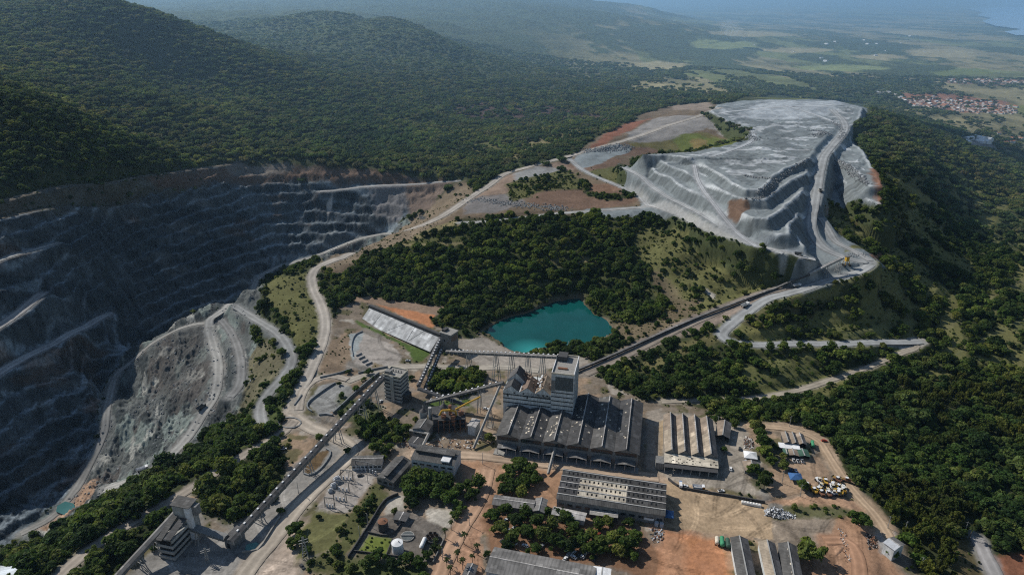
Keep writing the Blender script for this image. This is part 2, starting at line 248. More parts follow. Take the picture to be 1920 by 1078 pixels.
# hill beside the pond
paint([(1190,420),(1290,412),(1400,470),(1480,490),(1470,515),(1340,580),(1250,640),(1200,640),(1260,570),(1240,520),(1190,480)], (.125,.125,.05), .42, 6, 4, var=.5); paint([(1430,478),(1480,488),(1482,505),(1440,520),(1415,500)], 'forest', .9, 3, 3)
paint([(1210,505),(1230,505),(1290,560),(1310,590),(1290,600),(1240,550)], 'soil', .1, 4, 3, .7); paint([(1320,540),(1340,552),(1342,562),(1328,556)], 'pale', 0, 1, 1)
paint([(640,470),(700,448),(800,428),(860,412),(870,425),(800,440),(760,455),(690,478)], 'dry', .06, 3, 2); paint([(755,452),(870,440),(880,452),(760,466)], (.085,.09,.035), .2, 3, 2); paint([(755,456),(880,454),(880,459),(755,462)], 'dry', 0, 1, 1)
paint([(1025,488),(1090,483),(1140,486),(1140,490),(1030,494)], 'dry', .05, 2, 2); paint([(1080,430),(1180,424),(1180,429),(1080,436)], 'grass', .2, 3, 2); paint([(690,430),(770,420),(780,430),(690,445)], (.2,.13,.1), .05, 3, 2)
# pit and the broken rock slope
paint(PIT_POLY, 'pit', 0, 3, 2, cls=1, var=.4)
sl, m = mask(GP['pit'], 2, 2); x = X[sl]; y = Y[sl]
for col, th, k in (((.115,.085,.068), .62, 91), ((.055,.07,.083), .52, 92), ((.17,.185,.19), .58, 93)):
    q = m * sstep(th, th + .1, fbm(x / 45, y / 45 + Z[sl] / 25, 4, k)) * .75; CA[sl] = CA[sl] * (1 - q[..., None]) + np.array(col) * q[..., None]
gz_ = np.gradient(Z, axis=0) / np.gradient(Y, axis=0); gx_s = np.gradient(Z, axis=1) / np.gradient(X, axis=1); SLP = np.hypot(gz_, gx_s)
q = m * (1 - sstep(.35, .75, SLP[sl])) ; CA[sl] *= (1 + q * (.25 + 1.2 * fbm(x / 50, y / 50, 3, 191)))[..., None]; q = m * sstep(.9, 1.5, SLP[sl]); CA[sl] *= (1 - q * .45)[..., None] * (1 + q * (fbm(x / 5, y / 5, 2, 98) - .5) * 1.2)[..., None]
paint([(-100,378),(0,376),(150,348),(300,325),(450,309),(560,316),(700,323),(700,335),(560,335),(440,338),(260,372),(100,400),(-100,440)], (.085,.075,.05), .32, 5, 5, .8)
paint([(270,336),(450,307),(560,313),(700,318),(855,334),(850,346),(700,340),(560,336),(440,342),(300,356)], (.125,.085,.062), .10, 4, 4); paint([(560,318),(700,322),(700,328),(560,326)], (.17,.12,.09), .02, 2, 2); paint([(740,432),(800,395),(850,348),(872,338),(892,360),(852,402),(780,442),(690,478),(640,502),(598,508),(640,472)], (.19,.15,.105), .05, 3, 3)
paint([(430,305),(545,300),(550,318),(480,328),(430,330)], (.17,.15,.13), .1, 5, 4); paint([(690,350),(760,343),(770,380),(740,425),(700,400)], (.17,.165,.165), 0, 4, 3); paint([(612,385),(625,372),(622,395),(614,412)], (.45,.43,.4), 0, 1, 1); paint([(760,345),(850,340),(800,395),(765,405)], (.17,.13,.105), .04, 4, 3); paint([(720,418),(760,412),(770,420),(725,432)], (.33,.38,.4), 0, 2, 1)
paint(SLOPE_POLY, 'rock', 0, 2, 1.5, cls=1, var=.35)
sl, m = mask(GP['slope'], 1, 1); x = X[sl]; y = Y[sl]
for col, th, k in (((.095,.088,.082), .58, 94), ((.19,.225,.21), .57, 95), ((.042,.05,.053), .55, 96), ((.36,.36,.33), .67, 97)):
    q = m * sstep(th, th + .05, fbm(x / 14 + y / 40, y / 26, 5, k)) * .85; CA[sl] = CA[sl] * (1 - q[..., None]) + np.array(col) * q[..., None]
paint([(290,640),(385,590),(400,640),(400,720),(370,780),(300,740)], (.09,.085,.08), 0, 6, 5, .5)
paint([(150,912),(185,895),(180,925),(130,960),(95,985),(60,995),(100,965)], (.36,.245,.17), 0, 2, 1.5)
paint([(440,545),(495,540),(480,580),(500,600),(545,640),(560,665),(545,690),(505,640),(470,610),(440,590)], 'rock', .02, 2, 2)
paint([(510,515),(575,500),(600,560),(608,610),(592,650),(570,660),(548,630),(520,590),(495,560)], 'grass', .10, 3, 2); paint([(470,660),(500,640),(530,670),(545,700),(500,720),(480,760),(440,800),(455,740)], (.13,.12,.075), .2, 3, 2)
paint([(525,500),(580,490),(588,500),(575,515),(530,520)], 'forest', .7, 2, 2)
# belts of bush between pit and plant
paint([(490,770),(515,735),(555,690),(565,680),(590,640),(600,650),(575,700),(545,745),(520,785),(495,790)], (.05,.065,.022), 1.0, 2, 2)
paint([(470,790),(470,835),(420,860),(330,905),(200,968),(60,1052),(-60,1110),(-60,1055),(60,1000),(250,922),(340,872),(400,828),(450,795)], (.06,.075,.025), .95, 2, 2)
paint([(505,815),(528,830),(530,900),(520,930),(470,965),(400,985),(330,960),(240,1078),(130,1078),(150,1050),(240,985),(330,940),(350,890),(430,860)], (.03,.038,.015), 1.0, 2, 2)
paint([(0,1055),(45,1057),(50,1090),(-20,1100)], (.5,.55,.6), 0, 2, 1)
# plant site
SITE = [(620,600),(640,575),(680,560),(840,590),(910,630),(985,672),(1090,690),(1200,748),(1300,760),(1400,795),(1500,790),(1555,830),(1590,900),(1640,940),(1690,1010),(1730,1100),(-20,1240),(90,1100),(200,1020),(330,945),(350,905),(450,865),(505,815),(560,770),(580,710)]
paint(SITE, 'gravel', .0, 2, 2)
sl, m = mask(gp(SITE)[:, :2], 2, 2); x = X[sl]; y = Y[sl]
for col, th, k, sc_ in (('tan', .55, 181, 26), ('soil', .58, 182, 18), ('grey', .56, 183, 34), ('pale', .66, 184, 12)):
    q = m * sstep(th, th + .08, fbm(x / sc_, y / sc_, 5, k)) * .6; CA[sl] = CA[sl] * (1 - q[..., None]) + np.array(C[col]) * q[..., None]
wq = m * sstep(.58, .68, fbm(x / 11, y / 11, 4, 185)); CA[sl] = CA[sl] * (1 - .75 * wq[..., None]) + np.array((.085,.085,.035)) * .75 * wq[..., None]; F[sl] = np.maximum(F[sl], wq * .16)
paint([(345,905),(430,862),(505,815),(530,835),(537,890),(515,938),(470,966),(430,982),(385,962),(362,930)], (.03,.038,.015), 1.0, 2, 2); paint([(140,1060),(240,988),(318,948),(332,968),(318,1000),(285,1015),(240,1062),(215,1110),(100,1110)], (.03,.038,.015), 1.0, 2, 2)
paint([(240,1078),(330,985),(420,1000),(520,935),(530,900),(560,860),(640,815),(690,830),(640,890),(560,950),(480,1078),(300,1130)], (.25,.24,.225), 0, 2, 2); paint([(430,1090),(500,1000),(560,960),(570,1000),(560,1090)], (.34,.28,.23), 0, 3, 2)
paint([(640,690),(690,640),(640,630),(612,650),(600,690),(640,740),(700,730),(720,700)], (.22,.165,.115), .05, 3, 2)
paint([(655,640),(670,622),(735,645),(755,668),(745,690),(700,690),(665,680)], (.33,.3,.27), 0, 1.5, 1); paint([(655,625),(680,625),(670,660),(660,680)], (.3,.33,.33), 0, 1.5, 1)
paint([(663,603),(668,600),(790,655),(806,660),(800,672),(780,668),(740,640),(700,622)], 'lush', .15, 1.5, 1); paint([(760,648),(806,660),(795,676),(775,678)], 'lush', 0, 1.5, 1)
paint([(700,568),(735,574),(815,590),(812,615),(760,595)], 'orange', 0, 1.5, 1); paint([(640,560),(690,556),(840,578),(815,590),(700,570)], (.25,.18,.13), .03, 2, 1.5)
paint([(808,600),(830,585),(880,610),(905,640),(880,640),(850,620),(815,610)], 'forest', .9, 2, 2); paint([(905,632),(985,668),(1100,668),(1110,690),(900,690),(850,640)], (.3,.27,.235), 0, 2, 2)
paint([(812,690),(870,685),(912,700),(905,730),(860,745),(800,735)], 'forest', .9, 2, 1.5); paint([(790,752),(880,748),(880,762),(810,764)], 'lush', .1, 2, 1.5)
paint([(575,755),(600,722),(640,715),(665,730),(640,765),(600,780)], (.26,.26,.25), 0, 1, 1); paint([(700,680),(740,690),(720,715),(690,705)], (.2,.16,.1), .2, 1, 1)
paint([(665,790),(700,770),(735,785),(760,800),(765,825),(700,830),(665,815)], (.05,.06,.025), .8, 2, 1.5); paint([(630,740),(690,752),(720,770),(690,800),(640,790)], (.09,.1,.05), .4, 3, 2)
paint([(565,860),(620,840),(600,875),(575,890)], (.13,.09,.05), .12, 1, 1); paint([(525,790),(550,782),(566,792),(550,803),(528,802)], (.12,.08,.055), .15, 1, 1)
paint([(590,960),(640,875),(720,880),(700,900),(655,962)], (.3,.275,.25), 0, 1, 1); paint([(555,1005),(592,958),(660,962),(620,1030),(560,1050)], (.115,.115,.05), .03, 2, 1.5); paint([(655,965),(705,905),(735,925),(690,985),(640,1060),(600,1078),(560,1060),(620,1030)], (.08,.085,.035), .4, 2, 2)
paint([(720,940),(755,925),(760,960),(725,968)], 'pale', 0, 1.5, 1); paint([(800,950),(850,955),(845,985),(800,990)], 'pale', 0, 1.5, 1); paint([(700,970),(760,955),(835,990),(830,1000),(800,1060),(680,1035),(665,1030)], (.14,.125,.11), 0, 1, 1)
paint([(672,1035),(690,1003),(735,1010),(725,1040)], (.12,.15,.035), .05, 1, 1); paint([(640,1050),(800,1060),(790,1110),(600,1110)], (.08,.095,.035), .5, 2, 2)
RED = [(860,860),(905,845),(1030,870),(1240,890),(1260,960),(1240,1000),(1180,960),(1040,990),(900,1000),(905,1100),(800,1100),(850,990),(880,930)]
paint(RED, (.33,.20,.125), 0, 2, 2); paint([(800,1100),(850,985),(905,935),(925,960),(900,1010),(905,1100)], (.36,.215,.14), 0, 2, 2)
paint([(905,965),(1040,975),(1180,985),(1220,1010),(1250,1060),(1240,1100),(1130,1060),(920,1040)], (.20,.115,.07), .0, 3, 2)
paint([(1230,770),(1400,795),(1400,900),(1430,930),(1250,905),(1210,870)], (.30,.265,.22), 0, 2, 1.5); paint([(1213,770),(1240,765),(1245,870),(1210,880)], (.31,.27,.225), 0, 1, 1); paint([(1236,790),(1250,785),(1240,860),(1236,870)], (.38,.29,.19), 0, 1, 1)
paint([(1245,892),(1255,900),(1440,945),(1450,985),(1450,1012),(1240,988)], 'paved', 0, .8, .8, var=.12); paint([(1448,975),(1565,972),(1568,1000),(1540,1015),(1450,1012)], (.275,.225,.175), 0, .8, .8)
paint([(1238,990),(1300,1000),(1360,1010),(1370,1100),(1230,1100)], 'orange', 0, 3, 3, .85); paint([(1240,1000),(1280,1005),(1300,1100),(1230,1100)], (.36,.21,.13), 0, 3, 3, .7)
paint([(1470,870),(1540,855),(1560,900),(1500,925),(1450,935),(1430,880)], (.33,.235,.16), 0, 2, 1.5); paint([(1430,940),(1500,930),(1620,935),(1640,960),(1520,955)], (.36,.23,.15), 0, 2, 1.5)
paint([(1500,945),(1600,955),(1600,970),(1440,972)], (.1,.1,.05), .25, 2, 2); paint([(1560,985),(1610,960),(1640,1000),(1690,1078),(1690,1110),(1480,1110),(1510,1030),(1550,1010)], (.34,.205,.13), .03, 3, 2)
paint([(1645,1000),(1680,1000),(1690,1035),(1650,1040)], (.26,.25,.24), 0, 1, 1); paint([(1780,1000),(1820,1015),(1850,1078),(1860,1110),(1790,1110)], (.12,.1,.05), .15, 2, 2); paint([(1860,1040),(1960,1030),(1960,1110),(1890,1110)], (.22,.10,.06), .02, 2, 2)
paint([(1400,790),(1500,795),(1560,830),(1600,930),(1590,930),(1540,840),(1480,810)], (.34,.255,.18), 0, 2, 1.5)
# wheel tracks worn into the open yards
rt_ = random.Random(77)
for k_ in range(110):
    a_ = [(460, 1050), (620, 780), (720, 680), (830, 990), (960, 870), (1240, 840), (1340, 960), (1300, 1050), (1390, 850), (1520, 915), (1560, 1040), (1480, 985), (330, 1060), (575, 890), (640, 930), (900, 950), (880, 680)][k_ % 17]
    p_ = W(a_[0] + rt_.uniform(-50, 50), a_[1] + rt_.uniform(-28, 28), 0)[:2]; h_ = rt_.uniform(0, 6.28); cv_ = rt_.uniform(-.05, .05); ps_ = [p_]
    for _ in range(rt_.randint(8, 20)): h_ += cv_ * 3 + rt_.uniform(-.06, .06); ps_.append(ps_[-1] + 4.0 * np.array([math.cos(h_), math.sin(h_)]))
    for q0, q1 in zip(ps_[:-1], ps_[1:]):
        sl = window([q0, q1], 4); x = X[sl]; y = Y[sl]; d_ = q1 - q0; t_ = np.clip(((x - q0[0]) * d_[0] + (y - q0[1]) * d_[1]) / 16, 0, 1); e_ = np.hypot(x - q0[0] - t_ * d_[0], y - q0[1] - t_ * d_[1]); w_t = np.exp(-((e_ - 1.0) / .55) ** 2) * (F[sl] < .2); CA[sl] *= (1 + (.22 if k_ % 3 == 0 else -.24) * w_t)[..., None]
# south-facing grass on the right terraces
paint([(1380,600),(1500,560),(1590,548),(1700,545),(1700,560),(1560,575),(1440,625),(1370,630)], (.1,.095,.045), .85, 4, 3); paint([(1190,690),(1330,620),(1350,640),(1300,660),(1220,700)], (.12,.11,.05), .35, 4, 3); paint([(1520,540),(1580,527),(1560,545),(1500,560)], 'dump', 0, 2, 2); paint([(1080,690),(1250,610),(1350,575),(1480,528),(1500,535),(1400,585),(1250,640),(1110,700)], (.22,.18,.15), .03, 3, 2)
paint([(1145,625),(1180,640),(1250,615),(1320,560),(1300,560),(1200,610),(1160,600)], (.15,.12,.075), .3, 3, 2)
def strips(key, hb, k, lim, dens, col, am=.8):
    sl, m = mask(GP[key], 2, 4); x = X[sl]; y = Y[sl]; zz = (Z0B[sl] + (fbm(x / 60, y / 60, 3, k) - .5) * 8) / hb; t = zz - np.floor(zz); q = m * (t < lim) * sstep(.42, .55, fbm(x / 70, y / 70, 3, k + 5)) * (F[sl] > .6)
    CA[sl] = CA[sl] * (1 - am * q[..., None]) + np.array(col) * am * q[..., None]; F[sl] *= 1 - (1 - dens) * q
strips('rt', 11.0, 51, .36, .06, (.16,.155,.06), .9); sl, m = mask(GP['rt'], 2, 4); gap = (m > .5) & (F[sl] > .9) & (fbm(X[sl] / 30, Y[sl] / 20, 4, 201) > np.where(Y[sl] > 560, .545, .60)); F[sl] = np.where(gap, .22, F[sl]); CA[sl] = np.where(gap[..., None], np.array((.125,.13,.05)), CA[sl])
strips('ht', 9.0, 61, .16, .3, (.10,.10,.04))
for px_, wd_s, cl_s in (([(1735,637),(1790,606),(1850,566),(1925,522)], 7, (.17,.16,.075)), ([(1790,668),(1860,630),(1930,592)], 6, (.15,.15,.065)), ([(1440,628),(1490,614),(1560,598),(1650,583)], 4, (.15,.15,.06)), ([(1500,565),(1560,556),(1650,548),(1720,548)], 4, (.17,.165,.07)), ([(1575,632),(1640,618),(1720,606)], 6, (.14,.145,.06)), ([(1585,470),(1660,452),(1720,420)], 6, (.16,.155,.06)), ([(1560,410),(1600,430),(1660,430),(1730,385)], 6, (.17,.165,.065)), ([(1660,330),(1700,350),(1760,390)], 7, (.16,.155,.06)), ([(1810,400),(1870,440),(1920,480)], 6, (.12,.125,.05))):
    a_ = np.array(px_, float); up_ = a_ - (0, wd_s * .8); dn_ = a_ + (0, wd_s * .9); paint([tuple(q) for q in up_] + [tuple(q) for q in dn_[::-1]], cl_s, .04, 2, 1.5, k=7)
paint([(1690,634),(1735,634),(1742,648),(1722,660),(1690,656),(1682,645)], 'pale', 0, 2, 2); sl, m = mask(gp([(1150,312),(1190,278),(1400,252),(1420,240),(1335,205),(1440,178),(1622,195),(1632,236),(1600,262),(1620,300),(1560,300),(1540,400),(1500,480),(1400,462),(1215,390)])[:, :2], 1, 1); F[sl] *= 1 - m
bk_ = (SKIRT['face'] > 0) & ~on; s_ = SKIRT['sl']; F[s_] = np.where(bk_, .8, F[s_]); CA[s_] = np.where(bk_[..., None], np.array(C['forest']) * 1.3, CA[s_])
# distant village clearings and fields to the right
paint([(1690,175),(1790,178),(1900,195),(1905,212),(1800,212),(1700,200)], (.28,.14,.085), .16, 12, 8); paint([(1760,150),(1920,148),(1990,156),(1880,162),(1780,157)], (.22,.15,.11), .2, 12, 8); paint([(1890,195),(1960,200),(1960,222),(1905,214)], (.17,.18,.06), 0, 8, 6); paint([(1740,135),(1830,128),(1870,138),(1760,145)], (.15,.18,.06), .1, 14, 10); paint([(1480,168),(1650,172),(1650,184),(1490,182)], (.09,.095,.045), .5, 20, 14); paint([(1800,260),(1850,262),(1870,278),(1810,275)], (.25,.22,.2), .1, 6, 4); paint([(1880,300),(1990,300),(1990,345),(1890,335)], (.09,.11,.035), .3, 8, 6)
for a, b, c, d in ((1290,80,1420,92), (1420,92,1560,98), (1180,118,1290,128), (1600,105,1700,112), (1500,125,1660,133), (1330,62,1480,68), (1180,160,1260,166), (1660,60,1760,66), (1700,95,1830,108)):
    paint([(a,b),((a+c)/2,b-3),(c,b+2),(c,d),((a+c)/2,d+2),(a,d-3)], (.34,.30,.17) if a % 3 else (.24,.27,.11), .12, 40, 25)
# ------------------------------------------------------------------ materials
def mat(name): 
    m = bpy.data.materials.new(name); m.use_nodes = True; nt = m.node_tree; b = nt.nodes['Principled BSDF']; b.inputs['Specular IOR Level'].default_value = .25; return m, nt, b
def nd(nt, t, **k):
    n = nt.nodes.new(t)
    for a, v in k.items():
        if a[0] == '_': n.inputs[int(a[1:])].default_value = v
        else: setattr(n, a, v)
    return n
def mul(nt, a, b, bt='MULTIPLY', f=1.0):
    n = nd(nt, 'ShaderNodeMix', data_type='RGBA', blend_type=bt); n.inputs[0].default_value = f
    for s, i in ((a, 6), (b, 7)):
        if isinstance(s, (tuple, list)): n.inputs[i].default_value = (*s[:3], 1)
        else: nt.links.new(s, n.inputs[i])
    return n.outputs[2]
def ramp(nt, src, stops):
    r = nd(nt, 'ShaderNodeValToRGB'); e = r.color_ramp.elements
    while len(e) < len(stops): e.new(.5)
    for q, (p, c) in zip(e, stops): q.position = p; q.color = (*((c,) * 3 if isinstance(c, (int, float)) else c), 1)
    nt.links.new(src, r.inputs[0]); return r.outputs[0]
def wnoise(nt, scale, detail=4, rough=.6, obj=False, stretch=None):
    if obj: co = nd(nt, 'ShaderNodeTexCoord').outputs['Object']
    else: co = nd(nt, 'ShaderNodeNewGeometry').outputs['Position']
    if stretch:
        mp = nd(nt, 'ShaderNodeMapping'); mp.inputs['Scale'].default_value = stretch; nt.links.new(co, mp.inputs[0]); co = mp.outputs[0]
    n = nd(nt, 'ShaderNodeTexNoise'); n.inputs['Scale'].default_value = scale; n.inputs['Detail'].default_value = detail; n.inputs['Roughness'].default_value = rough
    nt.links.new(co, n.inputs['Vector']); return n.outputs['Fac']
def bump(nt, b, src, dist, st=.6):
    n = nd(nt, 'ShaderNodeBump'); n.inputs['Strength'].default_value = st; n.inputs['Distance'].default_value = dist
    nt.links.new(src, n.inputs['Height']); nt.links.new(n.outputs[0], b.inputs['Normal'])
def ground_mat(name, amp=(.72, 1.28), bs=.5):
    m, nt, b = mat(name); a = nd(nt, 'ShaderNodeVertexColor', layer_name='Col')
    n1 = wnoise(nt, .35, 6, .7); c = mul(nt, a.outputs[0], ramp(nt, n1, [(.3, amp[0]), (.7, amp[1])])); c = mul(nt, c, ramp(nt, wnoise(nt, .05, 5, .6), [(.3, .82), (.7, 1.18)]))
    nt.links.new(c, b.inputs['Base Color']); b.inputs['Roughness'].default_value = .95; b.inputs['Specular IOR Level'].default_value = .08
    bump(nt, b, n1, bs, .7); return m
M = {}
M['ground'] = ground_mat('ground'); M['rockface'] = ground_mat('rock_face', (.6, 1.4), 1.1); M['spoil'] = ground_mat('waste_rock', (.8, 1.2), .5); M['road'] = ground_mat('road_surface', (.85, 1.15), .12)
def plain_mat(key, col, rough=.85, n=(.85, 1.12), sc=.4, metal=0., spec=.25, obj=True, stretch=None):
    m, nt, b = mat(key); f = wnoise(nt, sc, 5, .65, obj, stretch); c = mul(nt, (*col, 1), ramp(nt, f, [(.3, n[0]), (.7, n[1])])); f2 = wnoise(nt, sc * .17, 3, .6, obj); c = mul(nt, c, ramp(nt, f2, [(.3, .85), (.7, 1.12)]))
    nt.links.new(c, b.inputs['Base Color']); b.inputs['Roughness'].default_value = rough; b.inputs['Metallic'].default_value = metal; b.inputs['Specular IOR Level'].default_value = spec
    M[key] = m; return m
# ------------------------------------------------------------------ object helpers
def link(name, me, parent=None):
    o = bpy.data.objects.new(name, me); COL.objects.link(o)
    if parent is not None: o.parent = parent
    return o
def tag(o, label=None, cat=None, group=None, kind=None):
    for k, v in (('label', label), ('category', cat), ('group', group), ('kind', kind)):
        if v: o[k] = v
    return o
def empty(name, loc, rz=0, label=None, cat=None, group=None):
    o = bpy.data.objects.new(name, None); COL.objects.link(o); o.location = loc; o.rotation_euler = (0, 0, rz); o.empty_display_size = 1
    return tag(o, label, cat, group)
def grid_mesh(name, verts, faces, mt, cols=None, smooth=True):
    me = bpy.data.meshes.new(name); nv = len(verts); nf = len(faces)
    me.vertices.add(nv); me.vertices.foreach_set('co', np.ascontiguousarray(verts, np.float32).ravel())
    me.loops.add(nf * 4); me.loops.foreach_set('vertex_index', np.ascontiguousarray(faces, np.int32).ravel())
    me.polygons.add(nf); me.polygons.foreach_set('loop_start', np.arange(0, nf * 4, 4, dtype=np.int32)); me.polygons.foreach_set('loop_total', np.full(nf, 4, np.int32))
    if smooth: me.polygons.foreach_set('use_smooth', np.ones(nf, bool))
    if cols is not None:
        at = me.color_attributes.new('Col', 'FLOAT_COLOR', 'POINT'); at.data.foreach_set('color', np.concatenate([cols, np.ones((nv, 1))], 1).astype(np.float32).ravel())
    me.update(calc_edges=True); me.materials.append(mt); return me
# ------------------------------------------------------------------ roads: graded into the terrain, then laid as sheets
ROADS = [
 ('haul_road', 10, (.40,.365,.32), [(1350,203),(1295,224),(1235,241),(1180,262),(1110,280),(1060,296),(1000,311),(945,326),(920,346),(890,366),(850,393),(800,418),(745,438),(700,455),(660,474),(610,492),(584,510),(586,540),(605,575),(612,612),(602,650),(580,700),(556,745),(545,772)]),
 ('pit_edge_road', 9, (.34,.335,.315), [(775,412),(735,430),(690,442),(640,458),(600,478),(548,490),(505,505),(465,532),(436,558),(405,588),(390,606),(398,640),(411,680),(405,730),(382,780),(345,825),(300,860),(258,888),(200,928)]),
 ('pit_bench_road', 9, (.27,.275,.27), [(440,572),(462,590),(500,608),(530,632),(545,658),(548,678),(530,706),(502,744),(487,772),(492,798)]),
 ('pit_lower_ramp', 8, (.235,.235,.23), [(415,598),(438,628),(452,668),(452,715),(432,752)]),
 ('pit_floor_road', 7, (.27,.265,.25), [(395,602),(330,614),(285,641),(245,676),(215,715),(197,760),(196,800),(187,842),(168,884),(140,922),(100,967),(40,1003)]),
 ('dump_access_road', 7, (.38,.385,.38), [(1068,297),(1085,315),(1122,334),(1166,350),(1196,364),(1216,386)]),
 ('dump_foot_track', 7, (.37,.37,.36), [(860,420),(910,415),(985,408),(1060,399),(1140,394),(1216,387)]),
 ('dump_foot_road', 6, (.46,.46,.45), [(1216,387),(1255,392),(1285,411),(1330,437),(1385,457),(1440,466),(1500,482),(1528,492)]),
 ('dump_bench_road', 7, (.40,.41,.41), [(1164,320),(1215,345),(1246,368),(1290,386),(1340,420),(1400,455),(1468,477)]),
 ('dump_spillway', 5, (.45,.46,.47), [(1302,308),(1307,342),(1340,386),(1380,438),(1418,464)]),
 ('dump_haul_road', 11, (.33,.34,.34), [(1560,205),(1590,236),(1572,262),(1547,285),(1538,318),(1530,368),(1519,420),(1526,452),(1552,474),(1610,487),(1638,499),(1618,514),(1560,522),(1480,545),(1440,560),(1400,585),(1360,615),(1350,631),(1372,645),(1420,649),(1500,644),(1580,646),(1650,641),(1725,641)]),
 ('dump_second_road', 8, (.33,.335,.33), [(1540,398),(1546,428),(1566,455),(1600,470),(1632,490)]),
 ('dump_top_track', 6, (.42,.44,.45), [(1335,293),(1382,279),(1416,262),(1411,244)]),
 ('dump_top_track', 7, (.50,.52,.53), [(1350,213),(1400,206),(1480,201),(1560,197)]),
 ('dump_top_track', 6, (.48,.50,.51), [(1470,197),(1525,214),(1574,233)]),
 ('forest_road', 6, (.36,.32,.26), [(1705,642),(1722,647),(1716,655),(1698,660),(1675,669),(1620,692),(1560,712),(1500,731),(1430,746),(1330,750),(1240,752)]),
 ('conveyor_service_road', 11, (.26,.225,.19), [(1095,700),(1180,662),(1280,612),(1380,570),(1470,535)]),
 ('perimeter_road', 8, (.33,.29,.245), [(80,1100),(190,1012),(330,932),(450,858),(520,818),(552,790)]),
 ('plant_road', 11, (.40,.35,.29), [(545,772),(575,800),(620,815),(655,832),(662,850),(620,890),(565,940),(520,1000),(470,1060),(440,1110)]),
 ('gravel_loop', 7, (.38,.34,.29), [(560,770),(566,735),(585,712),(620,700),(652,712)]),
 ('mill_road', 8, (.40,.365,.31), [(650,715),(720,690),(790,686),(850,690),(900,690),(945,688),(1010,695)]),
 ('palm_avenue', 10, (.43,.28,.19), [(815,1100),(852,1010),(885,960),(905,925),(915,880)]),
 ('yard_street', 9, (.42,.32,.235), [(770,850),(880,852),(960,862),(1040,872),(1140,885),(1235,895)]),
 ('scrapyard_track', 6, (.43,.32,.22), [(1400,798),(1480,803),(1535,822),(1552,850),(1575,890),(1610,930),(1645,968),(1668,1010)]),
 ('paved_road', 9, (.30,.29,.285), [(1832,1008),(1850,1045),(1868,1080),(1880,1110)]),
 ('red_track', 8, (.40,.235,.15), [(1545,1010),(1590,1010),(1610,1045),(1612,1100)]),
 ('far_bench_road', 7, (.36,.36,.355), [(858,337),(800,343),(720,348),(650,354),(600,360)]),
 ('west_ramp', 12, (.40,.39,.38), [(-60,745),(0,697),(60,666),(110,640),(150,618),(203,597)]),
 ('west_ramp', 12, (.32,.31,.30), [(-60,650),(0,612),(40,582),(78,550)]),
 ('west_ramp', 8, (.30,.30,.29), [(-60,520),(0,488),(55,471),(104,459)]),
 ('rim_road', 6, (.22,.19,.15), [(-80,400),(0,374),(150,343),(290,324),(390,312),(450,300)]),
 ('rim_road', 5, (.15,.13,.10), [(0,410),(120,385),(260,372)]),
 ('quarry_track', 6, (.29,.28,.27), [(1860,150),(1750,147),(1650,141),(1600,138)]),
]
def resample(p, step):
    p = np.asarray(p, float)
    for _ in range(2):  # corner cutting
        q = np.empty((2 * len(p) - 2 + 2, p.shape[1])); q[0] = p[0]; q[-1] = p[-1]; q[1:-1:2] = p[:-1] * .75 + p[1:] * .25; q[2:-1:2] = p[:-1] * .25 + p[1:] * .75; p = q
    d = np.r_[0, np.cumsum(np.linalg.norm(np.diff(p[:, :2], axis=0), axis=1))]; n = max(3, int(d[-1] / step) + 1); t = np.linspace(0, d[-1], n)
    return np.stack([np.interp(t, d, p[:, i]) for i in range(p.shape[1])], -1)
ROADP = []
for name, wd, col, px in ROADS:
    pw = resample(gp(px), 4.0 if name not in ('quarry_track',) else 40.0); z = Hq(pw[:, 0], pw[:, 1]); k = 9
    zs = np.convolve(np.pad(z, k, mode='edge'), np.ones(2 * k + 1) / (2 * k + 1), 'valid'); pw = np.stack([pw[:, 0], pw[:, 1], zs], -1)
    D = np.full((NR, NC), 1e9); ZR = np.zeros((NR, NC)); mrg = wd * .5 + 11
    lo = (pw[:, 0].min(), pw[:, 1].min()); full = None
    for i in range(len(pw) - 1):
        a, b = pw[i], pw[i + 1]; sl = window([a, b], mrg); x = X[sl]; y = Y[sl]
        dx, dy = b[0] - a[0], b[1] - a[1]; t = np.clip(((x - a[0]) * dx + (y - a[1]) * dy) / (dx * dx + dy * dy + 1e-9), 0, 1)
        d = np.hypot(x - a[0] - t * dx, y - a[1] - t * dy); m = d < D[sl]
        D[sl] = np.where(m, d, D[sl]); ZR[sl] = np.where(m, a[2] + (b[2] - a[2]) * t, ZR[sl])
    r, c = np.nonzero(D < mrg); d = D[r, c]; bl = 1 - sstep(wd * .5 + 1.5, mrg, d)
    Z[r, c] = Z[r, c] * (1 - bl) + (ZR[r, c] - .12) * bl
    e = 1 - sstep(wd * .4, wd * .5 + 3.5, d + (fbm(X[r, c] / 4, Y[r, c] / 4, 3, 44) - .5) * 4); CA[r, c] = CA[r, c] * (1 - e[:, None] * .8) + np.array(col) * .86 * e[:, None] * .8
    F[r, c] *= sstep(wd * .5 + .5, wd * .5 + 3, d); ROADP.append((name, wd, col, pw))
